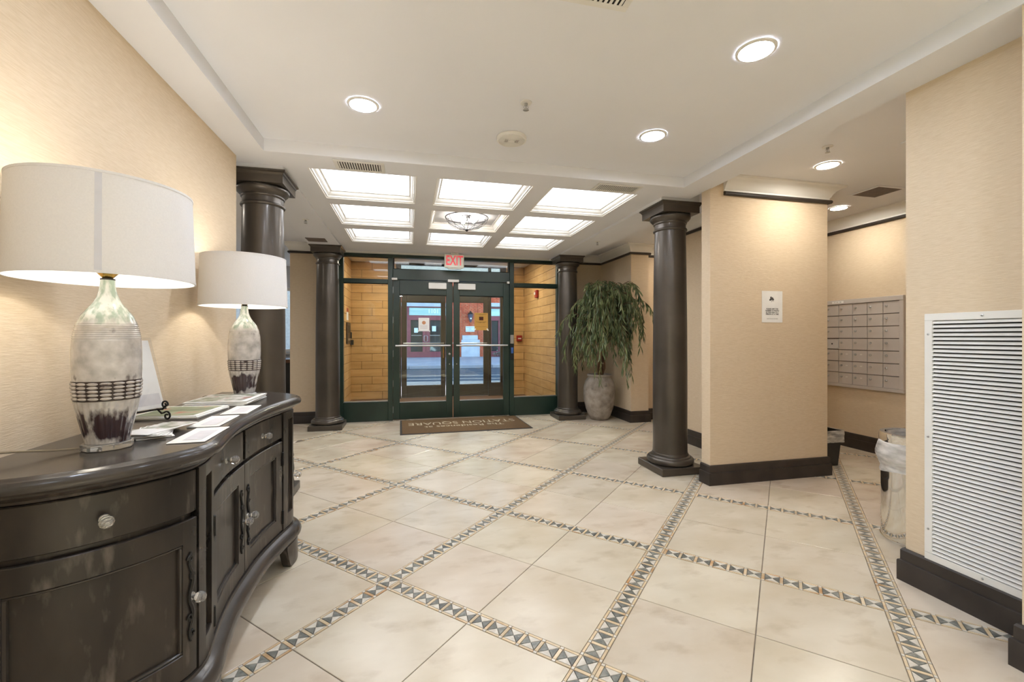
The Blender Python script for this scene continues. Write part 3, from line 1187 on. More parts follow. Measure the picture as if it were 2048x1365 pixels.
for sx in (-1, 1):
    MB().bbox(sx * .70 - .02, sx * .70 + .02, -.285, .32, 0, .798, .004).build('side_panel', M_['plastic_black'], dk)

# vestibule fittings
it = thing('intercom_panel', 'bronze intercom panel on the left vestibule wall', 'intercom', (VX0 + .008, 8.63, 1.12))
MB().bbox(0, .03, -.20, .20, 0, .39, .006).build('face_plate', mat('brushed bronze', (92, 80, 66), (74, 64, 52), scale=20, metal=.7, rough=.35), it)
for q in range(4):
    MB().bbox(.031, .036, -.14 + q * .075, -.09 + q * .075, .06, .10, .002).build('button', M_['steel'], it)
MB().bbox(.031, .034, -.15, .15, .2, .34, .002).build('display', M_['plastic_black'], it)
nt_ = thing('wall_notice', 'narrow white and red notice above the intercom panel', 'notice', (VX0 + .0075, 8.63, 1.56))
MB().box(0, .001, -.12, .12, 0, .22).build('sheet', M_['paper'], nt_)
MB().box(.0011, .0016, -.12, .12, .15, .22).build('red_header', M_['red'], nt_)
kb = thing('key_box', 'small black box at the left rear corner of the vestibule', 'key box', (VX0 + .008, 9.08, 1.09))
MB().bbox(0, .05, -.07, .07, 0, .10, .006).build('body', M_['plastic_black'], kb)
MB().bbox(0, .02, -.03, .03, .13, .25, .006).build('upper_reader', M_['plastic_black'], kb)
fp = thing('fire_pull', 'red fire alarm pull station on the vestibule back wall', 'fire alarm', (2.31, YO - .008, 1.15))
MB().bbox(-.06, .06, -.05, 0, 0, .13, .008).build('body', M_['red'], fp)
MB().bbox(-.035, .035, -.056, -.051, .05, .075, .002).build('pull_bar', M_['vent_white'], fp)
fs_ = thing('fire_strobe', 'red alarm strobe high on the right vestibule wall', 'fire alarm', (VX1 - .008, 8.14, 2.0))
MB().bbox(-.05, 0, -.06, .06, 0, .15, .008).build('body', M_['red'], fs_)
MB().bbox(-.075, -.051, -.03, .03, .06, .11, .008).build('lens', M_['vent_white'], fs_)
# vestibule ceiling lights
for q, (x, y) in enumerate(((-.2, 8.0), (1.5, 8.0))):
    t = thing('vestibule_downlight', 'recessed light in the vestibule ceiling over the %s door' % ('left', 'right')[q], 'downlight', (x, y, VZ), group='vestibule downlights')
    MB().lathe([(.085, -.006), (.085, 0), (.070, 0), (.070, -.006)], 24, cap=False).build('trim_ring', M_['vent_white'], t, smooth=True)
    MB().lathe([(.069, -.004), (.069, -.001)], 24).build('lens', M_['vdown'], t)

# ================================================================== STREET
m_walk = mat('pale concrete sidewalk', (176, 168, 172), (158, 152, 158), scale=.8, rough=.9, world_pos=True)
m_road = mat('asphalt', (70, 76, 86), (60, 66, 76), scale=1.2, rough=.85, world_pos=True, c3=(84, 88, 96), scale3=8)
struct(MB().box(-30, 40, YO + .3, 11.6, -.25, -.02).build('ground_sidewalk_near', m_walk))
struct(MB().box(-40, 50, 11.6, 19.4, -.30, -.14).build('ground_road', m_road))
struct(MB().box(-30, 40, 19.4, 30, -.30, 0.0).build('ground_sidewalk_far', m_walk))
cb = thing('curb', 'concrete curb along the far side of the street', 'curb', (0, 19.28, -.14))
for q in range(-4, 12):
    MB().bbox(q * 1.8, q * 1.8 + 1.79, -.12, .12, 0, .16, .02).build('curb_stone', m_walk, cb)

# added unseen blocks shading the road; gaps between them shape the sun streaks
struct(MB().box(-16, -14, 15.1, 15.6, 0, 16).box(-16, -14, 15.98, 16.85, 0, 16).box(-16, -14, 17.2, 40, 0, 16).build('added_sun_blocker', m_walk))
FY = 27.0
shop = thing('shop_building', 'brick building with maroon shopfront doors across the street', 'building', (0, FY, 0))
m_brick = mat('orange red brick', (214, 96, 64), (196, 78, 52), scale=3.5, rough=.85, world_pos=True, c3=(222, 124, 92), scale3=5, lo3=.5, hi3=.7)
m_mortar = mat('pale mortar', (196, 176, 160), (180, 160, 146), scale=10, rough=.95)
m_stone = mat('pale cast stone', (206, 202, 208), (188, 184, 190), scale=2, rough=.85, world_pos=True)
m_maroon = mat('maroon painted frame', (142, 60, 72), (128, 52, 64), scale=3, rough=.45)
m_shopglass = mat('dark shop glass', (34, 42, 46), (60, 68, 70), scale=1.2, rough=.15, spec=.25, detail=5, lo=.4, hi=.7, c3=(176, 172, 156), scale3=1.6, lo3=.62, hi3=.68)
m_signband = mat('pale green sign band', (196, 216, 208), (170, 198, 190), scale=1.5, stretch=(.5, 1, 5), rough=.4)
MB().box(-14, 18, .32, 3, 0, 9.0).build('core_wall', m_mortar, shop)
br = MB()
BL, BH = .23, .085


def bricks(x0, x1, z0, z1, y):
    r = 0
    z = z0
    while z < z1 - .01:
        x = x0 - (BL / 2 if r % 2 else 0)
        while x < x1:
            a, b = max(x, x0), min(x + BL, x1)
            if b - a > .03:
                br.box(a + .008, b - .008, y, y + .12, z + .007, min(z + BH, z1) - .005)
            x += BL
        z += BH
        r += 1


bricks(2.60, 3.20, 0, 4.6, .20)
bricks(4.20, 4.80, 0, 4.6, .20)
bricks(3.20, 4.20, 1.3, 4.6, .26)
bricks(-3, 2.6, 3.32, 4.6, .20)
bricks(4.80, 8.5, 3.38, 4.6, .20)
bo = br.build('bricks', m_brick, shop)
bo['kind'] = 'stuff'
MB().bbox(3.142, 4.291, .05, .30, 0, 1.065, .02).build('stone_plinth', m_stone, shop)
MB().bbox(3.204, 4.166, .08, .30, 1.065, 1.34, .02).build('stone_cap', m_stone, shop)
MB().bbox(-3, 2.6, .10, .32, 3.08, 3.32, .02).build('stone_lintel', m_stone, shop)
MB().bbox(4.80, 8.5, .10, .32, 3.14, 3.38, .02).build('stone_lintel', m_stone, shop)


def shopfront(x0, x1, doors):
    f = MB().box(x0, x1, .28, .31, 0, 3.1).build('shopfront', m_shopglass, shop)

    def bar(a, b, z0, z1, m=m_maroon, nm='frame_bar', y0=.14):
        return MB().bbox(a, b, y0, .275, z0, z1, .01).build(nm, m, f)
    bar(x0, x1, 2.26, 2.54)
    bar(x0, x1, 3.03, 3.10)
    bar(x0, x1, 0, .34)
    for a, b in doors:
        bar(a, b, .34, 2.26)
    bar(x0, x0 + .12, 2.54, 3.03)
    bar(x1 - .12, x1, 2.54, 3.03)
    bar(x0 + .12, x1 - .12, 2.55, 3.02, m_signband, 'sign_band', .22)
    return f


sf = shopfront(-.12, 2.6, [(-.12, .10), (.80, .98), (1.0, 1.24), (1.90, 2.12), (2.48, 2.6)])
for sx in (-1, 1):
    MB().tube([(.99 + sx * .03, .13, 1.32), (.99 + sx * .10, .10, 1.28), (.99 + sx * .10, .10, 1.0), (.99 + sx * .03, .13, .96)], .018, 6).build('pull_handle', M_['steel'], sf, smooth=True)
    MB().box(.99 + min(sx * .25, sx * .85), .99 + max(sx * .25, sx * .85), .12, .14, 1.32, 1.35).build('push_bar', M_['steel'], sf)
lettering('shop', mat('white sign lettering', (240, 246, 244), rough=.5), (1.45, .215, 2.80), (PI / 2, 0, 0), sf)
MB().box(.30, .52, .10, .12, 1.50, 1.78).build('posted_sheet', M_['paper'], sf)
MB().box(1.36, 1.60, .10, .12, 1.58, 1.90).build('posted_sheet', M_['paper'], sf)
sf2 = shopfront(4.80, 8.5, [(4.80, 5.05), (5.48, 5.66), (6.6, 6.8), (8.3, 8.5)])
shopfront(-3, -.40, [(-3, -2.8), (-1.7, -1.5), (-.6, -.4)])
ln = thing('wall_lantern', 'dark lantern mounted on the brick pier across the street', 'lantern', (3.70, FY + .2, 2.15))
MB().bbox(-.05, .05, .0, .06, .2, .5, .01).build('back_plate', M_['iron'], ln)
MB().tube([(0, .0, .25), (0, -.12, .15), (0, -.2, .18)], .018, 6).build('arm', M_['iron'], ln, smooth=True)
MB().lathe([(.03, .0), (.06, .03), (.10, .12), (.17, .46), (.175, .48)], 6, (0, -.2, 0)).build('lantern_glass', mat('smoky lantern glass', (70, 72, 92), (90, 92, 112), scale=6, rough=.2), ln)
MB().lathe([(.20, .48), (.20, .50), (.10, .60), (.05, .62), (.05, .66), (.02, .70)], 6, (0, -.2, 0)).build('lantern_roof', M_['iron'], ln)
MB().sphere((0, -.36, .22), .05, 8, 6).build('lamp_bulb', M_['paper'], ln)
pl = thing('plaque', 'white plaque on the brick pier below the lantern', 'plaque', (3.70, FY + .19, 1.56))
MB().bbox(-.28, .28, -.02, 0, 0, .34, .004).build('plate', M_['paper'], pl)
lettering('plaque', M_['ink'], (0, -.021, .17), (PI / 2, 0, 0), pl)
bsh = thing('planter_bush', 'low leafy bush at the foot of the right shopfront across the street', 'bush', (5.6, FY - .25, 0))
mb = MB()
rb = random.Random(3)
for q in range(420):
    a, r_, z = rb.random() * 6.28, rb.random() ** .5, rb.random()
    p = Vector((math.cos(a) * r_ * .6, math.sin(a) * r_ * .25, .05 + z * .4 * (1 - .5 * r_)))
    d = Vector((rb.uniform(-1, 1), rb.uniform(-1, 1), rb.uniform(-.2, 1))).normalized() * .07
    s_ = d.cross(Vector((rb.uniform(-1, 1), rb.uniform(-1, 1), 1))).normalized() * .025
    mb.add([p - s_ * .3, p + d * .5 + s_, p + d, p + d * .5 - s_], [(0, 1, 2, 3)])
mb.build('foliage', mat('dusty green leaves', (92, 112, 84), (150, 120, 120), scale=8, rough=.7, world_pos=True), bsh)['kind'] = 'stuff'
MB().tube([(0, 0, 0), (.02, 0, .15), (0, 0, .3)], .02, 6).build('stem', M_['bark'], bsh)

# ================================================================== COLUMNS
COLS = [(-1.09, 3.715, 'tall bronze-black column behind the far table lamp'),
        (2.405, 3.705, 'tall bronze-black column beside the partition with the paper notice'),
        (-1.085, 6.44, 'bronze-black column left of the entrance doors'),
        (2.385, 6.41, 'bronze-black column beside the potted plant')]
proto = None
for q, (x, y, lab) in enumerate(COLS):
    if proto is None:
        c = thing('column', lab, 'column', (x, y, 0), group='bronze-black classical columns')
        MB().bbox(-.215, .215, -.215, .215, 0.001, .068, .006).build('plinth', M_['column'], c)
        MB().lathe([(.195, .068), (.206, .078), (.212, .095), (.210, .112), (.200, .124), (.186, .128), (.184, .136), (.176, .142), (.165, .146), (.163, .160), (.158, .168)], 48).build('base_ring', M_['column'], c, smooth=True, angle=.9)
        MB().lathe([(.157, .165), (.155, .25), (.1555, .8), (.152, 1.4), (.146, 1.9), (.140, 2.235)], 48, cap=False).build('shaft', M_['column'], c, smooth=True, angle=.9)
        cp_ = MB().lathe([(.141, 2.235), (.150, 2.238), (.154, 2.247), (.150, 2.257), (.143, 2.260), (.141, 2.268), (.141, 2.300), (.148, 2.304), (.151, 2.312), (.147, 2.320),
                          (.150, 2.324), (.164, 2.332), (.178, 2.348), (.184, 2.362), (.180, 2.376), (.170, 2.382)], 48).build('capital', M_['column'], c, smooth=True, angle=.9)
        ab = MB()
        rows_ = []
        for hw, z in ((.185, 2.382), (.185, 2.440), (.190, 2.446), (.194, 2.456), (.205, 2.462), (.205, 2.475)):
            rows_.append([(-hw, -hw, z), (hw, -hw, z), (hw, hw, z), (-hw, hw, z)])
        ab.grid(rows_, close_u=True)
        ab.add(rows_[0], [(0, 1, 2, 3)])
        ab.add(rows_[-1], [(3, 2, 1, 0)])
        ab.build('abacus', M_['column'], c)
        proto = c
    else:
        c = copy_tree(proto)
        c.location = (x, y, 0)
        c['label'] = lab

# ================================================================== SIDEBOARD
SBY = 2.125
HALF = [(0, -.652), (.1, -.651), (.2, -.645), (.3, -.632), (.4, -.615), (.48, -.600), (.53, -.594), (.58, -.597), (.62, -.608), (.66, -.630), (.70, -.66), (.75, -.705),
        (.80, -.765), (.84, -.83), (.87, -.91), (.885, -1.0), (.89, -1.10)]
ctrl = [Vector((X, -s)) for s, X in reversed(HALF)] + [Vector((X, s)) for s, X in HALF[1:]]


def catmull(P, n=10):
    out = []
    for i in range(len(P) - 1):
        p0, p1, p2, p3 = P[max(i - 1, 0)], P[i], P[i + 1], P[min(i + 2, len(P) - 1)]
        for k in range(n):
            t = k / n
            out.append(0.5 * ((2 * p1) + (p2 - p0) * t + (2 * p0 - 5 * p1 + 4 * p2 - p3) * t * t + (3 * p1 - p0 - 3 * p2 + p3) * t ** 3))
    out.append(P[-1])
    return out


dense = catmull(ctrl)
acc = [0.0]
for a, b in zip(dense, dense[1:]):
    acc.append(acc[-1] + (b - a).length)
LEN = acc[-1]


def at(u):
    """point and outward normal at arc length u measured from the middle of the front"""
    s = min(max(u + LEN / 2, 0), LEN)
    lo, hi = 0, len(acc) - 1
    while hi - lo > 1:
        m = (lo + hi) // 2
        if acc[m] <= s:
            lo = m
        else:
            hi = m
    t = (s - acc[lo]) / max(1e-9, acc[hi] - acc[lo])
    p = dense[lo].lerp(dense[hi], t)
    a, b = dense[max(lo - 2, 0)], dense[min(hi + 2, len(dense) - 1)]
    d = (b - a).normalized()
    return p, Vector((d.y, -d.x))


def u_of(s):
    """arc length of the front point at depth-wise distance s from the middle"""
    best = min(range(len(dense)), key=lambda i: abs(dense[i].y - s))
    return acc[best] - LEN / 2


RX = -.87
sb = thing('sideboard', 'dark rubbed wooden sideboard with curved front and crystal knobs against the left wall', 'sideboard', (RX, SBY, 0))


def loc2(p, n, off, z):
    return (p.x + n.x * off - RX, p.y + n.y * off, z)


def swept(prof, u0, u1, n=80):
    rows = []
    for i in range(n + 1):
        p, nn = at(u0 + (u1 - u0) * i / n)
        rows.append([loc2(p, nn, o, z) for o, z in prof])
    return rows


def cpanel(u0, u1, z0, z1, oin, oout, n=None, z0f=None, ch=.0025):
    """a curved board following the front"""
    n = n or max(2, int(abs(u1 - u0) / .02))
    mb = MB()
    rows = []
    for i in range(n + 1):
        u = u0 + (u1 - u0) * i / n
        zz = z0f((u - u0) / (u1 - u0)) if z0f else z0
        e = ch if (0 < i < n) else ch
        p, nn = at(u)
        rows.append([loc2(p, nn, oin, zz), loc2(p, nn, oout - e, zz), loc2(p, nn, oout, zz + e), loc2(p, nn, oout, z1 - e), loc2(p, nn, oout - e, z1), loc2(p, nn, oin, z1)])
    mb.grid([r + [r[0]] for r in rows])
    mb.add(rows[0], [tuple(range(6))])
    mb.add(rows[-1], [tuple(range(5, -1, -1))])
    return mb


WD, WT = M_['wood_dark'], M_['wood_top']
H2 = LEN / 2
# top with moulded edge
prof = [(-.06, .866), (-.022, .866), (-.018, .872), (-.008, .874), (-.002, .880), (0, .889), (-.002, .899), (-.008, .907), (-.016, .910), (-.020, .9135), (-.026, .915)]
rows = swept(prof, -H2, H2, 110)
mb = MB()
mb.grid(rows)
top_ring = [r[-1] for r in rows]
mb.add(top_ring, [tuple(range(len(top_ring)))])
bot_ring = [r[0] for r in rows]
mb.add(bot_ring, [tuple(range(len(bot_ring)))])
mb.add([r for r in rows[0]] + [r for r in rows[-1]], [tuple(list(range(len(prof))) + [2 * len(prof) - 1 - i for i in range(len(prof))])])
mb.build('table_top', WT, sb, smooth=True, angle=.5)
# cornice under the top
prof = [(-.060, .845), (-.046, .845), (-.044, .852), (-.034, .858), (-.028, .866), (-.060, .866)]
rows = swept(prof, -H2 + .01, H2 - .01, 110)
MB().grid([r + [r[0]] for r in rows]).build('cornice', WD, sb, smooth=True, angle=.5)
# carcass
rows = swept([(-.062, .15), (-.062, .866)], -H2 + .02, H2 - .02, 110)
mb = MB().grid(rows)
mb.add([rows[0][0], rows[0][1], rows[-1][1], rows[-1][0]], [(0, 1, 2, 3)])
mb.add([r[0] for r in rows], [tuple(range(len(rows)))])
mb.build('carcass', WD, sb, smooth=True, angle=.5)
# base moulding
prof = [(-.062, .216), (-.040, .216), (-.036, .208), (-.024, .202), (-.012, .194), (-.002, .180), (.002, .166), (-.001, .152), (-.010, .142), (-.020, .138), (-.024, .126), (-.062, .126)]
rows = swept(prof, -H2 + .02, H2 - .02, 110)
mb = MB().grid([r + [r[0]] for r in rows])
mb.build('base_moulding', WT, sb, smooth=True, angle=.5)

US = u_of(.42)          # centre bay edge
UP = u_of(.58)          # pilaster outer edge
UE = u_of(.885)         # end near the wall
Z0, Z1, ZD0, ZD1 = .222, .695, .712, .840


def knob(parent, u, z, off):
    p, n = at(u)
    c = Vector(loc2(p, n, off, z))
    R = Vector((n.x, n.y, 0)).to_track_quat('Z', 'Y').to_matrix().to_4x4()
    M = Matrix.Translation(c) @ R
    k_ = MB().lathe([(.009, .015), (.014, .020), (.0165, .028), (.0165, .034), (.012, .042), (.005, .045)], 10).xf(M).build('knob', M_['crystal'], parent)
    MB().lathe([(.013, 0), (.012, .003), (.005, .005), (.0055, .010), (.009, .013), (.009, .0148)], 12).xf(M).build('knob_stem', M_['steel'], k_, smooth=True)
    return k_


def drawer(u0, u1, uk, label=None):
    d = cpanel(u0, u1, ZD0, ZD1, -.061, -.046).build('drawer', WD, sb, smooth=True, angle=.5)
    knob(d, uk, (ZD0 + ZD1) / 2 - .006, -.046)
    return d


def cdoor(u0, u1, uk, sgn):
    """curved frame-and-panel door; knob and carving on the stile at uk"""
    sw = .065
    d = cpanel(u0 + .01, u1 - .01, Z0 + .01, Z1 - .01, -.061, -.0575).build('door', WD, sb, smooth=True, angle=.5)
    cpanel(u0, u0 + sw, Z0, Z1, -.057, -.044).build('stile', WD, d, smooth=True, angle=.5)
    cpanel(u1 - sw, u1, Z0, Z1, -.057, -.044).build('stile', WD, d, smooth=True, angle=.5)
    cpanel(u0 + sw, u1 - sw, Z0, Z0 + .075, -.057, -.044).build('rail', WD, d, smooth=True, angle=.5)
    cpanel(u0 + sw, u1 - sw, Z1 - .07, Z1, -.057, -.044).build('rail', WD, d, smooth=True, angle=.5)
    # thin bolection bead round the panel
    for za, zb in ((Z0 + .075, Z0 + .083), (Z1 - .078, Z1 - .07)):
        cpanel(u0 + sw, u1 - sw, za, zb, -.057, -.047).build('panel_bead', WT, d, smooth=True, angle=.5)
    for ua, ub in ((u0 + sw, u0 + sw + .008), (u1 - sw - .008, u1 - sw)):
        cpanel(ua, ub, Z0 + .083, Z1 - .078, -.057, -.047).build('panel_bead', WT, d, smooth=True, angle=.5)
    knob(d, uk, .458, -.044)
    # carved scroll applied to the stile
    pts, rad = [], []
    for i in range(41):
        t = i / 40
        z = .325 + .27 * t
        du = .008 * math.sin(t * PI * 5) * sgn
        p, n = at(uk + du + sgn * .004)
        pts.append(loc2(p, n, -.042, z))
        rad.append(.0035 + .0035 * math.sin(t * PI) * (0.7 + .3 * math.sin(t * 22)))
    cv = MB().tube(pts, rad, 6)
    for zc, s2 in ((.52, 1), (.395, -1), (.575, -1), (.345, 1)):
        sp = []
        for i in range(14):
            a = i / 13 * 2 * PI * 1.1
            r_ = .013 * (1 - i / 18)
            p, n = at(uk + sgn * .004 + s2 * (.004 + r_ * math.cos(a)))
            sp.append(loc2(p, n, -.041, zc + r_ * math.sin(a)))
        cv.tube(sp, .003, 5)
    cv.build('carving', M_['plastic_black'], d, smooth=True, angle=.9)
    return d


def hinge(d, u):
    for z in (.29, .60):
        p, n = at(u)
        x, y, _ = loc2(p, n, -.041, 0)
        MB().lathe([(.003, -.036), (.006, -.034), (.006, .034), (.003, .036)], 8, (x, y, z)).build('hinge', M_['iron'], d, smooth=True)


G = .003
drawer(-US + G, -G - .012, -US * .50)
drawer(G + .012, US - G, US * .50)
dA = cdoor(-US + G, -G, -.034, -1)
dB = cdoor(G, US - G, .034, 1)
hinge(dA, -US + .002)
hinge(dB, US - .002)
ends = []
for sg in (-1, 1):
    a, b = sorted((sg * (UP + .004), sg * UE))
    drawer(a, b, sg * (UP + (UE - UP) * .50))
    ends.append(cdoor(a, b, sg * (UP + .034), sg))
    # pilaster between the bays with a sunk panel
    a, b = sorted((sg * (US + .003), sg * (UP - .002)))
    pil = cpanel(a, b, Z0 - .004, .844, -.061, -.055).build('pilaster', WD, sb, smooth=True, angle=.5)
    for ua, ub in ((a, a + .05), (b - .035, b)):
        cpanel(ua, ub, Z0 - .004, .844, -.0545, -.040).build('stile', WD, pil, smooth=True, angle=.5)
    cpanel(a + .05, b - .035, Z0 - .004, Z0 + .07, -.0545, -.040).build('rail', WD, pil, smooth=True, angle=.5)
    cpanel(a + .05, b - .035, .800, .844, -.0545, -.040).build('rail', WD, pil, smooth=True, angle=.5)
# bracket feet
for ua, ub in ((-UP - .06, -US - .0), (US + .0, UP + .06), (-UE + .05, -UE + .16), (UE - .16, UE - .05)):
    def zf(t):
        e = abs(t - .5) * 2
        return 0.0 if e < .55 else .11 * ((e - .55) / .45) ** 1.6
    cpanel(ua, ub, 0, .128, -.062, -.018, n=22, z0f=zf).build('foot', WD, sb, smooth=True, angle=.5)

# ================================================================== TABLE LAMPS
ZT = .9155


def lamp_body_r(z):
    P = [(.020, .050), (.057, .0575), (.095, .0655), (.138, .0735), (.18, .0775), (.236, .0800), (.293, .0800), (.335, .0775), (.368, .0715), (.397, .0600), (.416, .0475), (.435, .034), (.453, .0255), (.472, .0205), (.49, .0180), (.506, .0172)]
    for (z0, r0), (z1, r1) in zip(P, P[1:]):
        if z <= z1:
            t = (z - z0) / (z1 - z0)
            return r0 + (r1 - r0) * t
    return P[-1][1]


def make_lamp():
    KZ = .945
    L = thing('table_lamp', '', 'table lamp', (0, 0, ZT), group='matching ceramic table lamps')
    bs = MB().lathe([(.058, 0), (.061, .002), (.061, .018), (.058, .020)], 10).build('acrylic_base', M_['acrylic'], L)
    zs = [.0205 + (.505 - .0205) * i / 90 for i in range(91)]

    def rf(a, z):
        if z < .148:                       # fluted foot
            s = abs(math.sin(a * 13))
            return 1.0 - .030 * (1 - s) ** 2 * min(1, (z - .015) / .02) + .012 * s
        if .325 < z < .375:                # combed shoulder
            return 1.0 + .006 * math.sin(z * 2 * PI / .0062)
        return 1.0
    zs2 = sorted(set(zs + [.325 + i * .00155 for i in range(33)]))
    MB().lathe([(lamp_body_r(z), z) for z in zs2], 104, rfun=rf).build('ceramic_body', M_['glaze'], L, smooth=True, angle=1.2)
    bd = MB()
    # raised oval beads in five rows
    for r in range(5):
        z = .155 + r * .0108
        R = lamp_body_r(z)
        for q in range(17):
            a = 2 * PI * q / 17
            rows_ = []
            for i in range(7):
                aa = a + (i / 6 - .5) * 2 * PI / 17 * .90
                hh = .0049 * math.sqrt(max(.05, 1 - abs(i / 3 - 1) ** 3))
                rows_.append([((R + o) * math.cos(aa), (R + o) * math.sin(aa), z + dz * hh) for o, dz in ((-.001, -1), (.0028, -.75), (.0038, 0), (.0028, .75), (-.001, 1))])
            bd.grid(rows_)
    bd.build('relief_band', M_['glaze_relief'], L, smooth=True, angle=1.2)
    for z0, z1 in ((.1475, .149), (.204, .2055)):
        MB().lathe([(lamp_body_r(z0) + .0003, z0), (lamp_body_r(z0) + .0015, z0), (lamp_body_r(z1) + .0015, z1), (lamp_body_r(z1) + .0003, z1)], 60, cap=False).build('relief_line', M_['glaze_dark'], L, smooth=True)
    MB().lathe([(lamp_body_r(.149 + .005 * i) + .0005, .149 + .005 * i) for i in range(12)], 60, cap=False).build('relief_ground', M_['glaze_dark'], L, smooth=True)
    MB().lathe([(.0178, .5052), (.0178, .509), (.012, .511)], 20).build('neck_cap', M_['iron'], L, smooth=True)
    MB().lathe([(.012, .511), (.024, .524), (.027, .532), (.016, .540), (.016, .58)], 12).build('socket', M_['brass'], L)
    # harp, shade, finial
    hp = MB()
    hp.tube([(0.016, 0, .56)] + [(.055 * math.sin(PI * i / 12), 0, .57 + .20 * (i / 12)) for i in range(1, 12)] + [(0, 0, .776)], .0025, 6)
    hp.tube([(-.016, 0, .56)] + [(-.055 * math.sin(PI * i / 12), 0, .57 + .20 * (i / 12)) for i in range(1, 12)] + [(0, 0, .776)], .0025, 6)
    hp.build('harp', M_['brass'], L, smooth=True)
    z0, z1, r0, r1, t = .504, .772, .216, .208, .0025
    MB().lathe([(r0, z0), (r1, z1), (r1 - t, z1), (r0 - t, z0), (r0, z0)], 72, cap=False).build('lamp_shade', M_['shade'], L, smooth=True, angle=.6)
    sh = L.children[-1]
    for z, r in ((z0, r0), (z1, r1)):
        MB().lathe([(r + .001, z - .001), (r + .001, z + .006), (r - .004, z + .006), (r - .004, z - .001), (r + .001, z - .001)], 72, cap=False).build('rim_tape', M_['shade'], sh, smooth=True, angle=.6)
    MB().grid([[((r0 + .0006) * math.cos(a), (r0 + .0006) * math.sin(a), z0 + .006), ((r1 + .0006) * math.cos(a), (r1 + .0006) * math.sin(a), z1 - .002)] for a in (-1.18, -1.145, -1.11)]).build('seam', M_['shade_seam'], sh)
    sp = MB()
    for q in range(3):
        a = 2 * PI * q / 3
        sp.tube([(0, 0, .774), ((r1 - .003) * math.cos(a), (r1 - .003) * math.sin(a), .768)], .002, 6)
    sp.build('spider', M_['brass'], sh)
    MB().lathe([(.006, .778), (.012, .784), (.014, .794), (.009, .804), (.003, .808)], 14).build('finial', M_['vent_white'], L, smooth=True)
    MB().sphere((0, 0, .625), .03, 14, 10).build('bulb', emit_mat('lamp bulb', (255, 236, 200), 14), L, smooth=True)
    return L


lamp = make_lamp()
lamp2 = copy_tree(lamp)
LAMPS = [(lamp, (-.885, 1.568), 'near table lamp with white drum shade on the sideboard, largest in view'),
         (lamp2, (-.900, 2.745), 'far table lamp with white drum shade in front of the tall column')]
for L, (x, y), lab in LAMPS:
    L.location = (x, y, ZT)
    L['label'] = lab
    sgn_ = -1 if L is lamp2 else 1
    if L is lamp2:
        L.rotation_euler = (0, 0, PI)
    pt = bpy.data.lights.new('bulb_light', 'POINT')
    pt.energy = BULB
    pt.color = (1.0, .95, .86)
    pt.shadow_soft_size = .035
    po = bpy.data.objects.new('bulb_light', pt)
    COL.objects.link(po)
    po.parent = L
    po.location = (0, 0, .665)
# lamp cords lying on the sideboard
for (L, (x, y), lab), pts in zip(LAMPS, ([(-.05, -.02, .006), (-.10, -.06, .012), (-.15, -.10, .022), (-.19, -.13, .024), (-.212, -.15, .006)],
                                         [(-.05, -.03, .006), (-.10, -.03, .010), (-.15, -.04, .012), (-.18, -.03, .010), (-.198, -.02, .006)])):
    sgn_ = -1 if L is lamp2 else 1
    d = catmull([Vector((p[0] * sgn_, p[1] * sgn_, p[2])) for p in pts], 6)
    MB().tube(d, .0032, 7).build('power_cord', M_['cord'], L, smooth=True)

# ------------------------------------------------------------------ papers on the sideboard
m_pic = mat('printed photograph', (120, 126, 104), (206, 204, 200), scale=18, rough=.4, detail=3, lo=.42, hi=.58, c3=(150, 84, 70), scale3=14, lo3=.6, hi3=.68)
m_green = mat('green magazine photograph', (96, 112, 84), (150, 158, 130), scale=9, rough=.35, detail=4, lo=.4, hi=.6, c3=(168, 96, 80), scale3=10, lo3=.58, hi3=.66)
m_env = mat('cream envelope paper', (238, 236, 230), (230, 228, 222), scale=10, rough=.7)
m_faint = mat('faint envelope window', (206, 204, 206), (214, 212, 214), scale=30, rough=.5)


def rot(a, x, y):
    c, s = math.cos(a), math.sin(a)
    return (x * c - y * s, x * s + y * c)


for (cx, cy, a, lab) in ((-.690, 1.695, .06, 'white envelope nearest the lamp on the sideboard'),
                         (-.745, 1.955, .04, 'middle white envelope of three in a row on the sideboard'),
                         (-.742, 2.230, .06, 'white envelope farthest from the near lamp')):
    e = thing('envelope', lab, 'envelope', (cx, cy, ZT), a, group='three envelopes along the sideboard edge')
    MB().bbox(-.052, .052, -.120, .120, .0002, .003, .001).build('body', m_env, e)
    MB().grid([[(-.052, -.12, .0033), (-.052, .12, .0033)], [(.01, -.03, .0036), (.01, .03, .0036)]]).build('flap', m_env, e)
    MB().box(-.02, .035, -.09, .06, .0037, .0039).build('address_window', m_faint, e)


def booklet(name, label, cat, cx, cy, z, a, w, l, t, m, n_pages=4, group=None):
    b = thing(name, label, cat, (cx, cy, z), a, group=group)
    for q in range(n_pages):
        j = .004 * math.sin(q * 2.3)
        MB().bbox(-w / 2 + j, w / 2 + j, -l / 2 - j, l / 2 - j, t * q / n_pages + .0003, t * (q + 1) / n_pages - .0003, .0008).build('page_block', M_['paper'], b)
    MB().box(-w / 2 + .012, w / 2 - .02, -l / 2 + .012, l / 2 - .02, t + .0003, t + .0009).build('cover_photo', m, b)
    return b


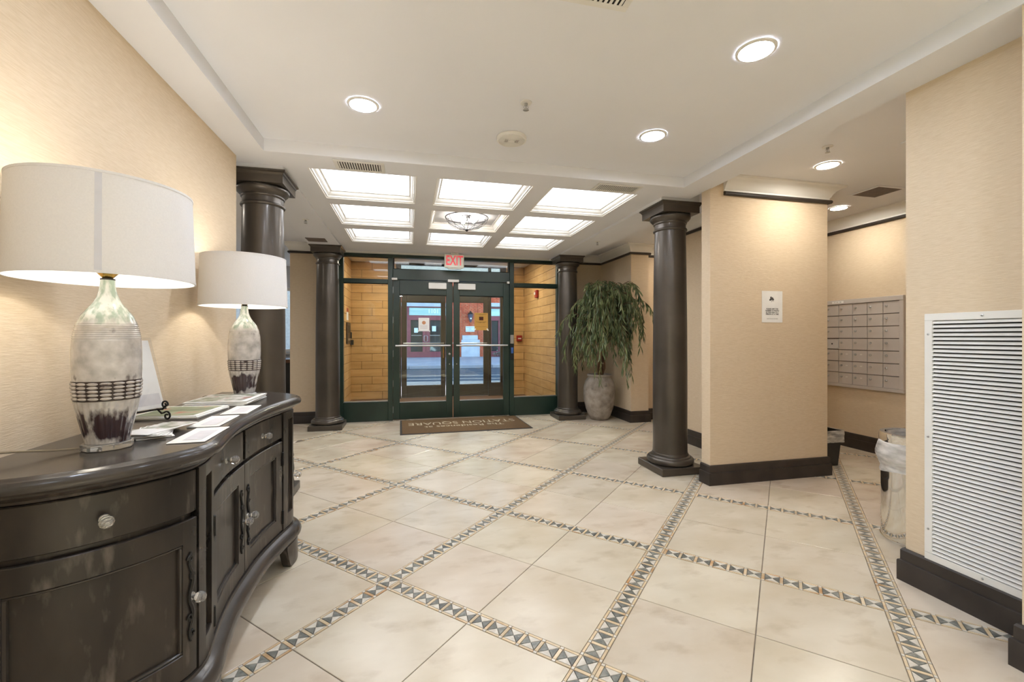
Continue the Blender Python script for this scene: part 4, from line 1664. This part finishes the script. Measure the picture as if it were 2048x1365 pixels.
booklet('magazine', 'folded magazine with green cover photo beside the easel', 'magazine', -.955, 2.175, ZT, -.06, .25, .28, .014, m_green, 3)
s = 0
for q, (cx, cy, a) in enumerate(((-.905, 2.512, -.04), (-.898, 2.506, .03), (-.900, 2.510, -.01))):
    booklet('newspaper', ('bottom', 'middle', 'top')[q] + ' newspaper of the stack in front of the far lamp', 'newspaper', cx, cy, ZT + q * .0085, a, .27, .31, .008, m_pic, 2, 'newspapers stacked by the far lamp')
rb = random.Random(11)
for q in range(6):
    b = thing('brochure', '%s brochure of the fanned pile beside the near lamp' % ('lowest', 'second lowest', 'third', 'fourth', 'fifth', 'topmost')[q], 'brochure',
              (-.865 + .006 * q, 1.760 + rb.uniform(-.012, .012), ZT + q * .0036), .55 - q * .16 + rb.uniform(-.05, .05), group='brochures fanned on the sideboard')
    MB().bbox(-.05, .05, -.108, .108, .0003, .0033, .0008).build('sheet', M_['paper'], b)
    MB().box(-.045, .045, -.02, .10, .00335, .0036).build('cover_photo', m_pic, b)

# ------------------------------------------------------------------ easel with a framed sheet
ea = thing('display_easel', 'black wrought iron scroll easel between the near lamp and the wall', 'easel', (-1.005, 1.955, ZT), math.radians(-24))
mb = MB()


def spiral(cx, cy, cz, r, turns, plane='yz', n=26, start=0.0, sgn=1):
    pts = []
    for i in range(n):
        a = start + sgn * turns * 2 * PI * i / (n - 1)
        rr = r * (1 - .75 * i / (n - 1))
        if plane == 'yz':
            pts.append((cx, cy + rr * math.cos(a), cz + rr * math.sin(a)))
        else:
            pts.append((cx + rr * math.cos(a), cy, cz + rr * math.sin(a)))
    return pts


# local frame: +x to the room, y along the wall; ledge scrolls at both ends, legs behind
for sy in (-1, 1):
    leg = MB()
    # front scroll foot
    pts = [(.0, sy * .075, .045), (.02, sy * .075, .030)] + [(p[0] + .045, sy * .075, p[2]) for p in spiral(0, 0, .021, .018, 1.3, 'xz', 22, PI * .75, -1)]
    leg.tube(pts, .0035, 7)
    # upright going up the back
    leg.tube([(0, sy * .075, .045), (-.02, sy * .06, .12), (-.06, sy * .03, .26), (-.085, 0, .33)], .0035, 7)
    leg.build('leg', M_['iron'], ea, smooth=True)
    lip = MB()
    lip.tube([(.0, sy * .075, .045), (.028, sy * .072, .047), (.040, sy * .07, .060)] + [(.040 + p[0], sy * .07, p[2]) for p in spiral(0, 0, .066, .016, 1.2, 'xz', 20, 0, 1)], .0035, 7)
    lip.build('ledge_scroll', M_['iron'], ea, smooth=True)
MB().tube([(.0, -.11, .045), (.0, .11, .045)], .0035, 7).build('ledge', M_['iron'], ea, smooth=True)
MB().tube([(-.085, 0, .33), (-.11, 0, .16), (-.125, 0, .004)], .0035, 7).build('back_strut', M_['iron'], ea, smooth=True)
sg_ = thing('acrylic_sign', 'white printed sheet in a clear holder leaning on the black easel', 'sign', (-1.005, 1.955, ZT), math.radians(-24))
Mx = Matrix.Translation((.012, 0, .052)) @ Matrix.Rotation(math.radians(-17), 4, 'Y')
MB().bbox(-.004, .0, -.095, .095, 0, .28, .001).xf(Mx).build('sheet', M_['paper'], sg_)
MB().box(.0008, .0026, -.105, .105, -.004, .29).xf(Mx).build('clear_cover', glass_mat('clear holder', (250, 250, 250)), sg_)
MB().box(.0002, .0006, -.085, .085, .015, .06).xf(Mx).build('printed_photo', m_faint, sg_)
tt = lettering('easel', M_['ink'], (0, 0, 0), (0, 0, 0), sg_)
tt.matrix_local = Mx @ Matrix.Translation((.0007, .0, .19)) @ Matrix.Rotation(PI / 2, 4, 'Z') @ Matrix.Rotation(PI / 2, 4, 'X')

# ================================================================== CEILING FIXTURES
lab = {(-.257, 2.649): 'round recessed light left of the ceiling speaker', (1.572, 2.618): 'round recessed light right of the ceiling speaker',
       (1.571, 1.729): 'large round recessed light nearest the camera at upper right', (-.257, 1.729): 'added recessed ceiling light above the camera to the left',
       (-.257, .4): 'added recessed ceiling light behind the camera on the left', (1.571, .4): 'added recessed ceiling light behind the camera on the right',  # unseen lights above and behind the camera, added to brighten the room
       (-.257, -1.2): 'added recessed ceiling light far behind the camera on the left', (1.571, -1.2): 'added recessed ceiling light far behind the camera on the right'}
alc = {(3.20, 2.79): 'recessed light in the alcove ceiling near the sprinkler', (4.376, 3.69): 'recessed light in the alcove ceiling beside the partition'}
hall = {(4.1, 5.5): 'recessed light in the side hall ceiling', (-2.7, 4.2): 'recessed light in the left room near its front', (-2.7, 6.9): 'recessed light in the left room near its window'}
warm_lens = MB().lathe([(.071, -.006), (.071, -.001)], 36).mesh('lens', emit_mat('warm alcove downlight lens', (255, 247, 234), DOWN * 1.25))
dl = None
for (x, y), l_ in list(lab.items()) + list(alc.items()) + list(hall.items()):
    z = Z_CEIL if (x, y) in lab else Z_HI
    if dl is None:
        dl = thing('downlight', l_, 'downlight', (x, y, z), group='round recessed ceiling lights')
        MB().lathe([(.088, -.001), (.086, -.007), (.074, -.009), (.070, -.002)], 36, cap=False).build('trim_ring', M_['vent_white'], dl, smooth=True)
        MB().lathe([(.071, -.006), (.071, -.001)], 36).build('lens', M_['down'], dl)
        o = dl
    else:
        o = copy_tree(dl)
        o['label'] = l_
        o.location = (x, y, z)
        if (x, y) not in lab:
            for ch in o.children:
                if ch.name.startswith('lens'):
                    ch.data = warm_lens

sp = thing('ceiling_speaker', 'round white ceiling speaker with slotted grille', 'speaker', (.668, 2.861, Z_CEIL))
MB().lathe([(.100, -.001), (.100, -.018), (.097, -.024)], 48).build('housing', M_['vent_white'], sp, smooth=True)
for q in range(8):
    r_ = .028 + q * .008
    MB().lathe([(r_, -.0242), (r_ + .001, -.0275), (r_ + .004, -.0275), (r_ + .005, -.0242)], 48, cap=False).build('grille_ring', M_['vent_white'], sp, smooth=True)
for sg in (-1, 1):
    MB().bbox(sg * .036 - .012, sg * .036 + .012, -.022, .022, -.026, -.0242, .001).build('grille_mesh', M_['vent_grey'], sp)
MB().lathe([(.018, -.0245), (.016, -.028)], 20).build('centre_cap', M_['vent_white'], sp, smooth=True)


def sprinkler(x, y, z, l_):
    s_ = thing('sprinkler', l_, 'sprinkler', (x, y, z), group='ceiling sprinkler heads')
    MB().lathe([(.034, -.001), (.032, -.005), (.020, -.007)], 24).build('escutcheon', M_['vent_white'], s_, smooth=True)
    MB().lathe([(.010, -.007), (.010, -.018), (.006, -.020)], 12).build('body', M_['steel'], s_, smooth=True)
    f = MB()
    for sg in (-1, 1):
        f.tube([(sg * .008, 0, -.018), (sg * .014, 0, -.028), (sg * .004, 0, -.040)], .002, 6)
    f.tube([(0, 0, -.018), (0, 0, -.042)], .0025, 6)
    f.build('frame_arm', M_['steel'], s_, smooth=True)
    MB().lathe([(.016, -.042), (.017, -.044), (.004, -.046)], 14).build('deflector', M_['steel'], s_, smooth=True)


sprinkler(.648, 2.415, Z_CEIL, 'sprinkler head in front of the ceiling speaker')
sprinkler(2.89, 2.52, Z_HI, 'sprinkler head in the alcove ceiling')
sprinkler(-1.05, 4.95, 2.475, 'sprinkler head on the left column beam')
sprinkler(2.36, 5.25, 2.475, 'sprinkler head on the right column beam')


def vent(x0, x1, y0, y1, z, l_, n, m='vent_white', bars='vent_white', void='dark_void'):
    v = thing('ceiling_vent', l_, 'air vent', ((x0 + x1) / 2, (y0 + y1) / 2, z), group='ceiling air vents')
    hx, hy = (x1 - x0) / 2, (y1 - y0) / 2
    b = .028
    MB().box(-hx + b, hx - b, -hy + b, hy - b, -.0045, -.001).build('duct_opening', M_[void], v)
    f = MB()
    f.bbox(-hx, hx, -hy, -hy + b, -.007, -.001, .002)
    f.bbox(-hx, hx, hy - b, hy, -.007, -.001, .002)
    f.bbox(-hx, -hx + b, -hy + b, hy - b, -.007, -.001, .002)
    f.bbox(hx - b, hx, -hy + b, hy - b, -.007, -.001, .002)
    f.build('frame', M_[m], v)
    w = (2 * hx - 2 * b)
    for q in range(n):
        xx = -hx + b + w * (q + .5) / n
        MB().box(xx - w / n * .27, xx + w / n * .27, -hy + b, hy - b, -.007, -.005).build('slat', M_[bars], v)
    return v


vent(-.525, -.175, 3.285, 3.475, Z_SOF, 'white slotted vent left of the coffers on the ceiling beam', 17)
vent(1.50, 1.90, 3.30, 3.475, Z_SOF, 'white slotted vent right of the coffers on the ceiling beam', 19)
vent(.55, .862, 1.40, 1.645, Z_CEIL, 'white slotted vent at the top edge of the picture', 12)
vent(4.07, 4.40, 3.05, 3.35, Z_HI, 'taupe square vent in the alcove ceiling', 22, m='white_paint', bars='vent_grey', void='vent_grey')
vent(-1.25, -1.02, 5.85, 6.05, 2.475, 'small grey vent on the left column beam', 10, m='vent_grey', bars='vent_grey', void='vent_grey')
hp = thing('access_panel', 'flush square access panel in the alcove ceiling', 'access panel', (3.55, 2.15, Z_HI - .004))
MB().bbox(-.20, .20, -.18, .18, -.002, .003, .001).build('door', M_['white_paint'], hp)
fr = MB()
for a, b, c_, d in ((-.225, .225, -.205, -.183), (-.225, .225, .183, .205), (-.225, -.203, -.183, .183), (.203, .225, -.183, .183)):
    fr.bbox(a, b, c_, d, -.005, .003, .001)
fr.build('frame', M_['white_paint'], hp)

# ------------------------------------------------------------------ bowl light in the middle coffer
bl = thing('bowl_ceiling_light', 'clear glass bowl light in a dark metal cage in the middle coffer', 'ceiling light', (.615, 4.785, 2.57))
R, D = .225, .125
MB().lathe([(.06, -.001), (.06, -.012), (.02, -.020), (.012, -.03), (.012, -.05)], 24).build('canopy', M_['iron'], bl, smooth=True)
MB().lathe([(R * math.sin(PI / 2 * i / 10) * .97 + .002, -.02 - D * .94 * math.cos(PI / 2 * i / 10) ** 1.0) for i in range(11)], 36, cap=False).build('glass_bowl', glass_mat('rippled bowl glass', (244, 246, 250), 1.6), bl, smooth=True)
cg = MB()
for q in range(12):
    a = 2 * PI * q / 12
    cg.tube([((R * math.sin(PI / 2 * i / 10) + .004) * math.cos(a), (R * math.sin(PI / 2 * i / 10) + .004) * math.sin(a), -.02 - D * math.cos(PI / 2 * i / 10)) for i in range(11)], .0022, 6)
cg.build('cage_ribs', M_['iron'], bl, smooth=True)
MB().tube([((R + .006) * math.cos(2 * PI * i / 48), (R + .006) * math.sin(2 * PI * i / 48), -.02) for i in range(48)], .005, 8, closed=True).build('rim', M_['iron'], bl, smooth=True)
for q in range(3):
    a = 2 * PI * q / 3 + .4
    sp_ = MB().tube([((R + .004) * math.cos(a), (R + .004) * math.sin(a), -.035), ((R + .022) * math.cos(a), (R + .022) * math.sin(a), -.022), ((R + .018) * math.cos(a), (R + .018) * math.sin(a), -.004), ((R + .002) * math.cos(a), (R + .002) * math.sin(a), -.001)], .003, 6)
    sp_.build('scroll', M_['iron'], bl, smooth=True)
MB().lathe([(.026, -.146), (.030, -.150), (.016, -.158), (.012, -.164), (.004, -.170)], 16).build('finial', M_['iron'], bl, smooth=True)
for q in range(3):
    a = 2 * PI * q / 3
    MB().sphere((.07 * math.cos(a), .07 * math.sin(a), -.05), .022, 10, 8).build('bulb', emit_mat('bowl bulb %d' % q, (255, 248, 238), 120), bl, smooth=True)

# ================================================================== RIGHT SIDE
# return air grille
gr = thing('wall_grille', 'large white louvred return air grille on the right wall', 'air grille', (XR, 1.415, .162))
y0, y1, hh, fw = -.225, .225, 1.20, .034
for a, b, za, zb in ((y0, y1, 0, fw), (y0, y1, hh - fw, hh), (y0, y0 + fw, fw, hh - fw), (y1 - fw, y1, fw, hh - fw)):
    MB().bbox(-.012, -.0005, a, b, za, zb, .002).build('frame_side', M_['vent_white'], gr)
MB().box(-.003, -.0006, y0 + fw, y1 - fw, fw, hh - fw).build('duct_opening', M_['dark_void'], gr)
NS = 58
sl = MB().add([(-.0032, y0 + fw, .0), (-.0032, y1 - fw, .0), (-.0125, y1 - fw, -.012), (-.0125, y0 + fw, -.012), (-.0032, y0 + fw, .0012), (-.0032, y1 - fw, .0012), (-.0133, y1 - fw, -.0112), (-.0133, y0 + fw, -.0112)],
              [(0, 1, 2, 3), (7, 6, 5, 4), (0, 4, 5, 1), (1, 5, 6, 2), (2, 6, 7, 3), (3, 7, 4, 0)]).mesh('louvre', M_['vent_white'])
for q in range(NS):
    link('louvre', sl, gr, (0, 0, fw + (hh - 2 * fw) * (q + .82) / NS))
for (yy, zz) in ((.208, .15), (.208, .6), (.208, 1.1), (0, .017), (0, hh - .017)):
    MB().lathe([(.005, 0), (.005, .002), (.003, .003)], 10).xf(Matrix.Translation((-.012, yy, zz)) @ Matrix.Rotation(-PI / 2, 4, 'Y')).build('screw', M_['steel'], gr)

# paper notice on the partition
n_ = thing('wall_notice', 'white printed notice on the partition wall', 'notice', (3.092, 3.2190, 1.375))
MB().box(-.107, .107, -.0012, .0, 0, .275).build('sheet', M_['paper'], n_)
lettering('notice', M_['ink'], (0, -.0018, .095), (PI / 2, 0, 0), n_)
lettering('notice2', M_['ink'], (0, -.0018, .032), (PI / 2, 0, 0), n_)
em = MB()
rb = random.Random(5)
for q in range(9):
    a, r_ = rb.random() * 6.28, rb.random() * .018
    cx, cz = math.cos(a) * r_ * 1.4 - .008, .205 + math.sin(a) * r_ * .8
    em.lathe([(.006 + rb.random() * .004, 0), (.004, .0004)], 8).v
    k0 = len(em.v) - 16
    for i in range(k0, len(em.v)):
        x_, y_, z_ = em.v[i]
        em.v[i] = (cx + x_, -.0013 - z_, cz + y_)
em.tube([(-.012, -.0016, .20), (.0, -.0016, .19), (.016, -.0016, .186)], .0012, 4)
em.tube([(-.004, -.0016, .20), (-.008, -.0016, .178)], .001, 4)
em.build('printed_emblem', M_['ink'], n_)

# ------------------------------------------------------------------ mailboxes
my0, my1, mz0, mz1 = 3.40, 4.285, .677, 1.673
mb_ = thing('mailbox_unit', 'silver grey bank of thirty-five mailboxes on the alcove wall', 'mailboxes', (4.87, (my0 + my1) / 2, mz0))
hw, hh = (my1 - my0) / 2, mz1 - mz0
for a, b, za, zb in ((-hw, hw, 0, .035), (-hw, hw, hh - .05, hh), (-hw, -hw + .04, .035, hh - .05), (hw - .03, hw, .035, hh - .05)):
    MB().bbox(-.030, -.0005, a, b, za, zb, .003).build('frame_side', M_['mail_metal'], mb_)
MB().box(-.006, -.0006, -hw + .04, hw - .03, .035, hh - .05).build('back_plate', M_['vent_grey'], mb_)
iw, ih = 2 * hw - .07, hh - .085
dw, dh = iw / 5, ih / 7
dm = MB().bbox(-.020, -.0065, -dw / 2 + .003, dw / 2 - .003, -dh / 2 + .0035, dh / 2 - .0035, .002)
dm.box(-.024, -.0202, -dw / 2 + .003, dw / 2 - .003, -dh / 2 + .0035, -dh / 2 + .010)
dm = dm.mesh('mailbox_door', M_['mail_metal'])
lk = MB().lathe([(.011, 0), (.011, .010), (.007, .013)], 12).xf(Matrix.Rotation(-PI / 2, 4, 'Y')).mesh('lock', M_['steel'], True)
m_plate = mat('bright aluminium plate', (206, 204, 206), (214, 212, 214), scale=5, rough=.4, metal=.3)
dplate = MB().bbox(-.018, -.0065, -dw / 2 + .006, dw / 2 - .006, -dh / 2 + .007, dh / 2 - .007, .002).mesh('mailbox_door', m_plate)
tagm = MB().box(-.0208, -.0202, -.018, .006, -.006, .006).mesh('number_tag', M_['vent_white'])
scm = MB().lathe([(.004, 0), (.003, .002)], 8).xf(Matrix.Rotation(-PI / 2, 4, 'Y')).mesh('screw', M_['steel'])
holem = MB().lathe([(.009, 0), (.009, .0012)], 12).xf(Matrix.Rotation(-PI / 2, 4, 'Y')).mesh('key_hole', M_['plastic_black'])
for cix in range(5):          # 0 = farthest (left in view)
    for r in range(7):
        yy = hw - .03 - dw * (cix + .5)
        zz = .035 + dh * (r + .5)
        spec_ = (cix == 0 and r == 3)
        d_ = link('mailbox_door', dplate if spec_ else dm, mb_, (0, yy, zz))
        if spec_:
            d_['label'] = 'bright blank plate with four screws'
            for sy in (-1, 1):
                for sz in (-1, 1):
                    link('screw', scm, d_, (-.018, sy * (dw / 2 - .02), sz * (dh / 2 - .02)))
            link('key_hole', holem, d_, (-.018, 0.0, 0))
        else:
            link('lock', lk, d_, (-.020, dw / 2 - .035, .015))
            if r < 3 and cix in (1, 2):
                link('number_tag', tagm, d_, (0, -.01, .016))
tg = MB().box(-.0315, -.0305, .18, .32, hh - .038, hh - .012).build('label_strip', M_['paper'], mb_)
lt = lettering('mail', M_['ink'], (-.032, .25, hh - .025), (PI / 2, 0, -PI / 2), mb_)

# ------------------------------------------------------------------ chrome bin with liner
tc = thing('chrome_bin', 'round chrome litter bin with a clear liner beside the grille wall', 'litter bin', (3.045, 2.046, 0))
MB().lathe([(.188, .001), (.190, .010), (.190, .012), (.186, .014), (.186, .60), (.184, .60), (.184, .02)], 64, cap=False).build('body', M_['chrome'], tc, smooth=True)
MB().lathe([(.18, .003), (.18, .012)], 40).build('bottom', M_['chrome'], tc)
MB().lathe([(.192, .598), (.194, .602), (.194, .650), (.190, .655), (.165, .655), (.165, .645), (.188, .642), (.188, .598), (.192, .598)], 64, cap=False).build('rim', M_['chrome'], tc, smooth=True, angle=.5)
rb = random.Random(4)
rows_ = []
for j in range(12):
    z = .605 - .185 * j / 11
    row = []
    for i in range(80):
        a = 2 * PI * i / 80
        w = .008 * mnoise.noise(Vector((math.cos(a) * 2.5, math.sin(a) * 2.5 + z * 3, z * 16))) + .005 * mnoise.noise(Vector((a * 5, z * 40, 1)))
        bulge = .016 * math.sin(PI * min(1, j / 9))
        r_ = .193 + bulge + w * (.4 + j / 12)
        row.append((r_ * math.cos(a), r_ * math.sin(a), z - (.012 * math.sin(a * 3 + 1) * j / 11)))
    rows_.append(row)
MB().grid(rows_, close_u=True).build('plastic_liner', M_['film'], tc, smooth=True, angle=3)
rows_ = []
for j in range(6):
    z = .648 - .09 * j / 5
    rows_.append([((.160 - .012 * j / 5 + .006 * mnoise.noise(Vector((a_ * 3, z * 30, 2)))) * math.cos(a_), (.160 - .012 * j / 5) * math.sin(a_), z) for a_ in [2 * PI * i / 60 for i in range(60)]])
MB().grid(rows_, close_u=True).build('liner_inside', M_['film'], tc, smooth=True, angle=3)
tc.children[0].data.materials[0] = M_['chrome']

# small black waste basket behind the partition
wbk = thing('waste_basket', 'small black waste basket with clear liner behind the partition', 'waste basket', (3.94, 3.51, 0))


def taper(mb, wx, wy, z0, z1, k0, k1, t=.004):
    def ring(k_, z, ins=0):
        return [(-wx * k_ + ins, -wy * k_ + ins, z), (wx * k_ - ins, -wy * k_ + ins, z), (wx * k_ - ins, wy * k_ - ins, z), (-wx * k_ + ins, wy * k_ - ins, z)]
    mb.grid([ring(k0, z0), ring(k1, z1), ring(k1, z1, t), ring(k0, z0, t)], close_u=True)
    mb.add(ring(k0, z0, t / 2), [(0, 1, 2, 3)])
    return mb


taper(MB(), .14, .105, .001, .335, .80, 1.0).build('body', M_['plastic_black'], wbk)
MB().bbox(-.147, .147, -.112, -.100, .325, .343, .004).bbox(-.147, .147, .100, .112, .325, .343, .004).bbox(-.147, -.135, -.1, .1, .325, .343, .004).bbox(.135, .147, -.1, .1, .325, .343, .004).build('rim', M_['plastic_black'], wbk)
rows_ = []
per = []
for i in range(64):
    t = i / 64 * 4
    e, f_ = int(t), t % 1
    cs = [(-1, -1), (1, -1), (1, 1), (-1, 1)]
    a, b = cs[e], cs[(e + 1) % 4]
    per.append((a[0] + (b[0] - a[0]) * f_, a[1] + (b[1] - a[1]) * f_))
for j in range(9):
    z = .348 - .115 * j / 8
    rows_.append([(px * (.152 + .006 * mnoise.noise(Vector((px * 4, py * 4, z * 30)))), py * (.118 + .006 * mnoise.noise(Vector((px * 5, py * 5, z * 25)))), z + .008 * mnoise.noise(Vector((px * 3, py * 3, 7))) * j / 8) for px, py in per])
MB().grid(rows_, close_u=True).build('plastic_liner', M_['film'], wbk, smooth=True, angle=3)

# ================================================================== POTTED PLANT
PX, PY = 2.815, 6.19
pp = thing('plant_pot', 'weathered grey stoneware urn holding the weeping plant', 'plant pot', (PX, PY, 0))
prof = [(.12, .001), (.135, .01), (.165, .06), (.205, .17), (.232, .29), (.241, .40), (.234, .50), (.212, .58), (.180, .625), (.168, .637), (.172, .648), (.184, .655), (.187, .672), (.180, .684), (.160, .684), (.152, .670), (.150, .60)]
MB().lathe(prof, 44, rfun=lambda a, z: 1 + .012 * mnoise.noise(Vector((math.cos(a) * 2, math.sin(a) * 2, z * 5))) + .004 * math.sin(z * 150)).build('urn', M_['pot'], pp, smooth=True, angle=1.2)
MB().lathe([(.156, .60), (.156, .625), (.05, .64)], 30).build('soil', M_['soil'], pp, smooth=True)
rp = random.Random(21)
pt = thing('weeping_plant', 'weeping plant with long narrow drooping green leaves in the grey urn', 'plant', (PX, PY, .64))
trunks = []
for q, (dx, dy) in enumerate(((-.035, -.03), (.02, .015), (.04, -.035))):
    pts = [Vector((dx * .4, dy * .4, -.03))]
    for i in range(1, 9):
        t = i / 8
        pts.append(Vector((dx * (1 + t * 1.2) + .018 * math.sin(t * 5 + q), dy * (1 + t * 1.5) + .018 * math.cos(t * 4 + q * 2) - .10 * t, t * 1.10)))
    MB().tube(pts, [.017 - .008 * i / 8 for i in range(9)], 8).build('trunk', M_['bark'], pt, smooth=True)
    trunks.append(pts)


def free(p):
    """keep foliage clear of the walls, the column and the storefront (world coordinates)"""
    x, y, z = p.x + PX, p.y + PY, p.z + .64
    if y > 6.74:
        return False
    if x > 3.11 and y > 5.79:
        return False
    if z > 2.25 or z < .50:
        return False
    if math.hypot(x - 2.385, y - 6.41) < .19 and z < 2.3:
        return False
    return True


leaves = []
twigs = MB()
NBR = 175
for b_ in range(NBR):
    tr = rp.choice(trunks)
    st = tr[rp.randint(5, 8)].copy()
    a = rp.random() * 2 * PI
    # favour the open side towards the room
    if math.sin(a) > .35 and rp.random() < .55:
        a = -a
    reach = rp.uniform(.12, .66) ** 1.0
    lift = rp.uniform(.06, .46) * (1 - .55 * reach)
    drop = rp.uniform(.25, 1.0) * (.5 + reach)
    end = []
    p = st
    n = 16
    good = True
    pts = []
    for i in range(n + 1):
        t = i / n
        r_ = reach * (1 - (1 - t) ** 2.0)
        z = lift * math.sin(min(1, t * 2.2) * PI / 2) - drop * max(0, t - .35) ** 1.5 * 1.6
        q = st + Vector((math.cos(a) * r_, math.sin(a) * r_ - .05 * t, z))
        if not free(q):
            break
        pts.append(q)
    if len(pts) < 6:
        continue
    twigs.tube(pts, [.0045 * (1 - .7 * i / len(pts)) for i in range(len(pts))], 5)
    L_ = len(pts)
    m_leaf = int(34 * L_ / 17)
    for k_ in range(m_leaf):
        t = (.18 + .82 * (k_ + rp.random()) / m_leaf) * (L_ - 1)
        i = min(int(t), L_ - 2)
        q = pts[i].lerp(pts[i + 1], t - i)
        d = (pts[i + 1] - pts[i]).normalized()
        side = Vector((rp.uniform(-1, 1), rp.uniform(-1, 1), rp.uniform(-.3, .4)))
        dirv = (d * .7 + side * .7 + Vector((0, 0, -.75 - .5 * t / L_))).normalized()
        ln = rp.uniform(.09, .165)
        if free(q + dirv * ln) and free(q):
            leaves.append((q, dirv, ln, rp.uniform(.008, .013), rp.random() * 6.28))


def leaf_geo(ln, w):
    vs = [(0, 0, 0), (-w * .8, .004, ln * .3), (0, -.003, ln * .3), (w * .8, .004, ln * .3), (-w * .85, .002, ln * .6), (0, -.004, ln * .62), (w * .85, .002, ln * .6), (0, -.012, ln)]
    fs = [(0, 2, 1), (0, 3, 2), (1, 2, 5, 4), (2, 3, 6, 5), (4, 5, 7), (5, 6, 7)]
    return vs, fs


leaf_me = MB().add(*leaf_geo(.12, .009)).mesh('leaf', M_['leaf'])
leaves.sort(key=lambda l: (l[0].y + l[1].y * .05))
mass = MB()
step = 0
front = leaves[:max(900, len(leaves) // 3)]
rp.shuffle(front)
single = set(id(l) for l in front[:280])
for l in leaves:
    q, d, ln, w, ro = l
    Rm = d.to_track_quat('Z', 'Y').to_matrix().to_4x4() @ Matrix.Rotation(ro, 4, 'Z')
    if id(l) in single:
        o = link('leaf', leaf_me, pt)
        o.matrix_local = Matrix.Translation(q) @ Rm @ Matrix.Diagonal((w / .009, 1, ln / .12, 1))
    else:
        vs, fs = leaf_geo(ln, w)
        Mx = Matrix.Translation(q) @ Rm
        mass.add([Mx @ Vector(v) for v in vs], fs)
twigs.build('twigs', M_['bark'], pt)
fo = mass.build('foliage', M_['leaf'], pt)
fo['kind'] = 'stuff'
